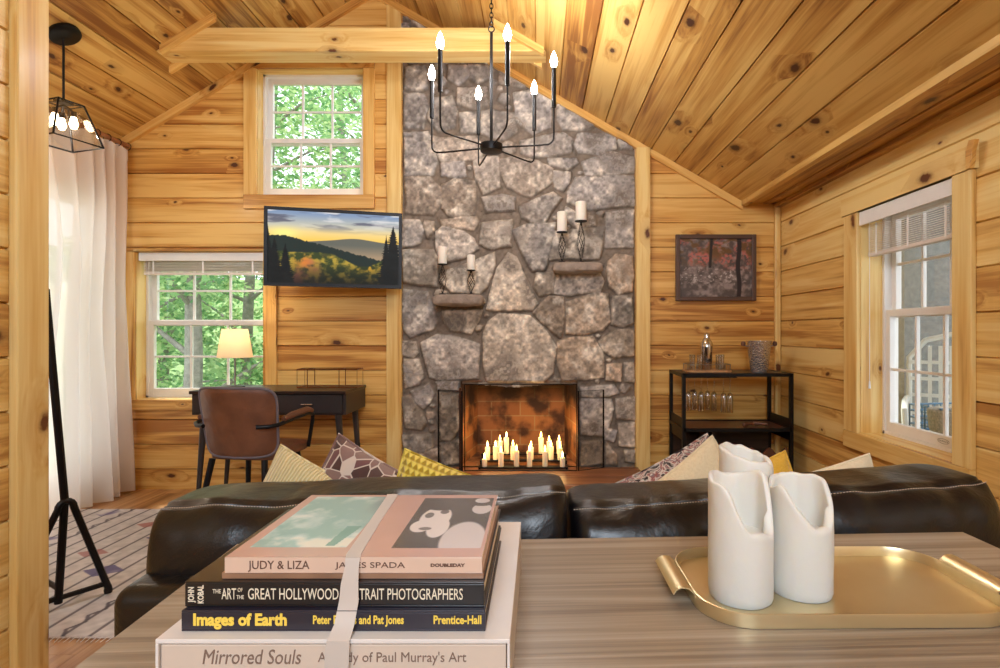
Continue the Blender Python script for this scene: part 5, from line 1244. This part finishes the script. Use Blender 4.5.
# ================================================================== outdoors
def leafmat(key, a, b, c):
    t = NT(key); at = t.n('ShaderNodeAttribute'); at.attribute_name = 'var'
    col = t.ramp(at.outputs['Fac'], [(0, srgb(*a)), (.5, srgb(*b)), (1, srgb(*c))])
    df = t.n('ShaderNodeBsdfDiffuse'); t.l(col, df.inputs[0]); tl = t.n('ShaderNodeBsdfTranslucent'); t.l(col, tl.inputs[0])
    mx = t.n('ShaderNodeMixShader'); mx.inputs[0].default_value = .45; t.l(df.outputs[0], mx.inputs[1]); t.l(tl.outputs[0], mx.inputs[2]); t.l(mx.outputs[0], t.out.inputs[0]); M[key] = t.m
leafmat('leaves', (96,146,96), (150,190,130), (206,226,168))
simple('bark', (140,136,128), .9, var=.3, vscale=14, bump=.6); simple('grass', (104,134,70), .9, var=.3, vscale=3); simple('porch_grey', (120,118,112), .8, var=.2); simple('resin_white', (206,208,204), .5); simple('crate_blue', (88,124,150), .5); simple('wicker_grey', (150,144,132), .8, var=.3, vscale=90, bump=.6); simple('post_olive', (130,120,96), .7, var=.15)
def leaves(mb, cs, n, r, size, rg):
    for _ in range(n):
        c = rg.choice(cs); v = Vector((rg.gauss(0, 1), rg.gauss(0, 1), rg.gauss(0, 1))).normalized()*c[3]*rg.uniform(.55, 1)**.5*r
        p = Vector(c[:3])+Vector((v.x, v.y, v.z*.7)); a = Vector((rg.uniform(-1, 1), rg.uniform(-1, 1), rg.uniform(-.6, .6))).normalized(); b = a.cross(Vector((rg.uniform(-1, 1), rg.uniform(-1, 1), rg.uniform(-1, 1)))).normalized()
        s = size*rg.uniform(.6, 1.3)
        mb.add([p-a*s, p+b*s*.45, p+a*s, p-b*s*.45], [(0,1,2,3)], None, False, rg.random())
def tree(x, y, seed, h=7.5, tr=.12, n=3600, label='', lean=0.0, z0=-.6):
    rg = random.Random(seed); r = thing('tree', label, 'tree', (x, y, z0), group='trees outside the left windows')
    top = Vector((lean*h, .2, h)); mb = MB(); trunk = [Vector((lean*h*q+.12*math.sin(q*5+seed), .1*math.sin(q*4), h*q)) for q in np.linspace(0, 1, 12)]
    mb.tube(trunk, [tr*(1-.75*q) for q in np.linspace(0, 1, 12)], 10); cs = []
    for k in range(13):
        q = .16+.80*k/13; b = trunk[min(11, int(q*11))]; a = rg.uniform(0, 6.28); L = rg.uniform(.8, 1.9)*(1.15-q*.6); e = b+Vector((math.cos(a)*L, math.sin(a)*L*.7, L*rg.uniform(.15, .6)))
        m_ = (b+e)/2+Vector((0, 0, .1)); mb.tube([b, m_, e], [tr*.35, tr*.22, tr*.08], 6); cs.append((e.x, e.y, e.z, rg.uniform(.55, .95))); cs.append((m_.x, m_.y, m_.z+.1, rg.uniform(.4, .7)))
    mb.build('trunk', 'bark', r); mb = MB(); leaves(mb, cs, int(n*1.6), 1.0, .056, rg); f = mb.build('foliage', 'leaves', r)
    return r
tree(-4.9, 7.4, 1, label='nearest grey tree trunk seen through the low window by the desk', tr=.13, lean=.01)
tree(-6.3, 8.6, 2, label='slim leafy tree at the left side of the low window view', tr=.09, lean=.02)
tree(-3.9, 7.9, 3, label='leafy tree at the right edge of the low window view', tr=.07)
tree(-5.6, 10.5, 4, label='farther leafy tree whose trunk rises behind the table lamp', tr=.12, h=8.5)
tree(-7.6, 11.0, 5, label='farther leafy tree between the slim tree and the nearest grey trunk', tr=.12, h=9)
tree(-3.2, 10.0, 6, label='tall leafy tree filling the small upper window', tr=.10, h=9)
tree(-4.5, 12.5, 7, label='tall pale leafy tree seen behind in the upper window', tr=.12, h=10)
rg = random.Random(12)
sb = thing('undergrowth', 'dense green undergrowth at the foot of the trees outside', 'shrubs', (-5.5, 11, -.6)); tag(sb, kind='stuff')
mb = MB(); cs = [(rg.uniform(-6.5, 5.5), rg.uniform(-2.6, 3.5), rg.uniform(0, 3.2), rg.uniform(.5, 1.0)) for _ in range(80)]; leaves(mb, cs, 14000, 1.0, .09, rg); mb.build('foliage', 'leaves', sb)
mb = MB(); mb.grid(lambda u, v: (-30+60*u, 4.2+40*v, -.6+6*v*v+.3*mnoise.noise(Vector((u*20, v*20, 0)))), 40, 40); struct('ground', mb, 'grass')
# porch beyond the right window
mb = MB(); 
for i in range(24): mb.box((1.93, 1.0+.14*i, -.05), (5.2, 1.136+.14*i, -.01))
struct('porch_floor', mb, 'porch_grey')
mb = MB(); mb.box((1.93, 1.0, 2.25), (3.6, 6, 2.33)); struct('porch_roof', mb, 'pine_ceiling')
for i, (x, y) in enumerate(((2.66, 4.05), (3.45, 3.2))):
    mb = MB(); mb.box((x-.05, y-.05, -.01), (x+.05, y+.05, 2.25)); mb.box((x-.065, y-.065, -.01), (x+.065, y+.065, .12)); o = mb.build('porch_post', 'post_olive', None, base=Vector((x, y, -.01)), bevel=.006); tag(o, ['olive wooden porch post at the left of the right window view', 'olive wooden porch post farther out beside the garden chair'][i], 'post', 'porch posts outside the right window')
def garden_chair(x, y, rz):
    r = thing('garden_chair', 'pale resin garden chair with openwork back on the porch outside', 'chair', (x, y, -.01), R(rz))
    mb = MB(); mb.box((-.25,-.25,.40),(.25,.25,.43)); mb.build('seat', 'resin_white', r, bevel=.01)
    for sx in (-1, 1):
        for sy in (-1, 1): mb = MB(); mb.tube([(sx*.22, sy*.22, .40), (sx*.25, sy*.25, 0)], [.022, .018], 8); mb.build('leg', 'resin_white', r)
        mb = MB(); mb.tube([(sx*.26,-.22,.40),(sx*.27,-.2,.62),(sx*.27,.0,.66),(sx*.26,.24,.66)], .02, 8); mb.build('armrest', 'resin_white', r)
    mb = MB(); n = 10
    mb.tube([(-.25,.25,.42),(-.25,.30,.95),(-.15,.315,1.08),(0,.32,1.12),(.15,.315,1.08),(.25,.30,.95),(.25,.25,.42)], .02, 8)
    for i in range(1, 8): xx = -.25+.5*i/8; mb.box((xx-.012,.27,.43),(xx+.012,.285,1.04))
    for z_ in (.55,.68,.80,.92): mb.box((-.25,.268,z_-.012),(.25,.287,z_+.012))
    mb.build('backrest', 'resin_white', r)
garden_chair(2.78, 3.62, -35)
pb = thing('porch_table', 'low grey slatted table on the porch outside the right window', 'table', (2.42, 3.12, -.01), R(0))
mb = MB()
for i in range(5): mb.box((-.28, -.30+.12*i, .50), (.28, -.195+.12*i, .525))
mb.build('table_top', 'porch_grey', pb)
for sx in (-1, 1):
    for sy in (-1, 1): mb = MB(); mb.box((sx*.24-.02, sy*.26-.02, 0), (sx*.24+.02, sy*.26+.02, .50)); mb.build('leg', 'porch_grey', pb)
cr = thing('crate', 'blue plastic crate on the porch table outside the right window', 'crate', (2.42, 3.20, .516), R(8))
mb = MB(); mb.box((-.15,-.11,0),(.15,.11,.006)); mb.build('bottom', 'crate_blue', cr)
mb = MB()
for z_ in (.02, .06, .10, .14, .175):
    mb.tube([(-.15,-.11,z_),(.15,-.11,z_),(.15,.11,z_),(-.15,.11,z_)], .006, 6, closed=True)
for x in np.linspace(-.15, .15, 8):
    for y in (-.11, .11): mb.tube([(x,y,0),(x,y,.175)], .005, 5)
for y in np.linspace(-.11, .11, 5):
    for x in (-.15, .15): mb.tube([(x,y,0),(x,y,.175)], .005, 5)
mb.build('lattice', 'crate_blue', cr)
bk_ = MB(); bk_.lathe([(0,0),(.10,0),(.14,.08),(.15,.18),(.14,.19),(.13,.18),(.12,.08),(0,.01)], 24); o = bk_.build('wicker_basket', 'wicker_grey', None, loc=(2.30, 2.95, .516)); tag(o, 'grey wicker basket on the porch table in front of the crate', 'basket')
# wall of the neighbouring shed with a scrolled bracket
mb = MB()
for i in range(12): mb.box((2.9+.0, 5.2, .0+.2*i), (7.0, 5.25, .1995+.2*i))
shd = thing('shed', 'grey boarded outbuilding beyond the porch', 'shed', (4.9, 5.2, 0)); mb.build('boarded_wall', 'porch_grey', shd, base=Vector((4.9, 5.2, 0)))
mb = MB(); mb.box((2.8, 4.95, 2.40), (7.1, 6.4, 2.48)); mb.build('roof', 'bark', shd, base=Vector((4.9, 5.2, 0)))
wb = thing('plant_hanger', 'scrolled white iron plant hanger outside the right window', 'hanger', (2.60, 3.98, 1.30)); 
mb = MB(); mb.tube([(.03*0+.0, .0, .45), (0,0,0)], .007, 6); sp_ = [(-.02-.2*q*math.cos(q*7)*.6-.05, 0, .20+.16*q*math.sin(q*7)) for q in np.linspace(.15, 1, 30)]; mb.tube(sp_, .006, 6); mb.tube([(0,0,.40),(-.20,0,.38),(-.24,0,.30)], .006, 6); mb.build('scroll', 'resin_white', wb)
# ================================================================== light, sky, camera
wd = bpy.data.worlds.new('sky'); SC.world = wd; wd.use_nodes = True; nt = wd.node_tree; nt.nodes.clear()
o_ = nt.nodes.new('ShaderNodeOutputWorld'); bg = nt.nodes.new('ShaderNodeBackground'); sk = nt.nodes.new('ShaderNodeTexSky')
sk.sky_type = 'HOSEK_WILKIE'; sk.turbidity = 6; sk.ground_albedo = .4; sk.sun_direction = (-.3, .2, .9)
mxn = nt.nodes.new('ShaderNodeMix'); mxn.data_type = 'RGBA'; mxn.inputs[0].default_value = .7
nt.links.new(sk.outputs[0], mxn.inputs[6]); mxn.inputs[7].default_value = (.9, .97, 1.0, 1)
nt.links.new(mxn.outputs[2], bg.inputs[0]); bg.inputs[1].default_value = 2.4; nt.links.new(bg.outputs[0], o_.inputs[0])
def lamp(name, kind, loc, energy, color=(1,1,1), size=.05, rot=(0,0,0), sy=None, spread=None):
    l = bpy.data.lights.new(name, kind); l.energy = energy; l.color = color
    if kind == 'AREA':
        l.size = size
        if sy: l.shape = 'RECTANGLE'; l.size_y = sy
        if spread: l.spread = spread
    elif kind == 'SUN': l.angle = size
    else: l.shadow_soft_size = size
    o = bpy.data.objects.new(name, l); COL.objects.link(o); o.location = loc; o.rotation_euler = rot; return o
lamp('sun', 'SUN', (0, 8, 9), 4.5, (1, .96, .88), .05, (R(-25), R(-20), 0))
# unseen area lights added behind the camera to brighten the room
lamp('fill_light', 'AREA', (.1, -1.6, 2.35), 68, (.76, .88, 1), 1.6, (R(58), 0, 0), 1.2)
lamp('fill_light', 'AREA', (-2.3, -.6, 2.45), 27, (.76, .88, 1), 1.0, (R(60), 0, R(-15)), 1.0)
lamp('fill_light', 'AREA', (-.6, .3, .9), 16, (1, .95, .88), 1.0, (R(150), 0, 0), 1.0) if False else None
cam = bpy.data.cameras.new('camera'); cam.sensor_width = 36; cam.sensor_fit = 'HORIZONTAL'; cam.lens = F/1000*36
cam.shift_x = -.039; cam.shift_y = -.002; cam.clip_start = .02; cam.clip_end = 200
co = bpy.data.objects.new('camera', cam); COL.objects.link(co); co.location = (0, 0, CZ); co.rotation_euler = (R(90), 0, 0); SC.camera = co
SC.view_settings.view_transform = 'Standard'; SC.view_settings.look = 'None'; SC.view_settings.gamma = 1; SC.view_settings.use_curve_mapping = False
SC.view_settings.exposure = .5
SC.cycles.use_denoising = True; SC.cycles.max_bounces = 8; SC.cycles.diffuse_bounces = 5; SC.cycles.transparent_max_bounces = 16
SC.cycles.sample_clamp_indirect = 4; SC.cycles.caustics_reflective = False; SC.cycles.caustics_refractive = False
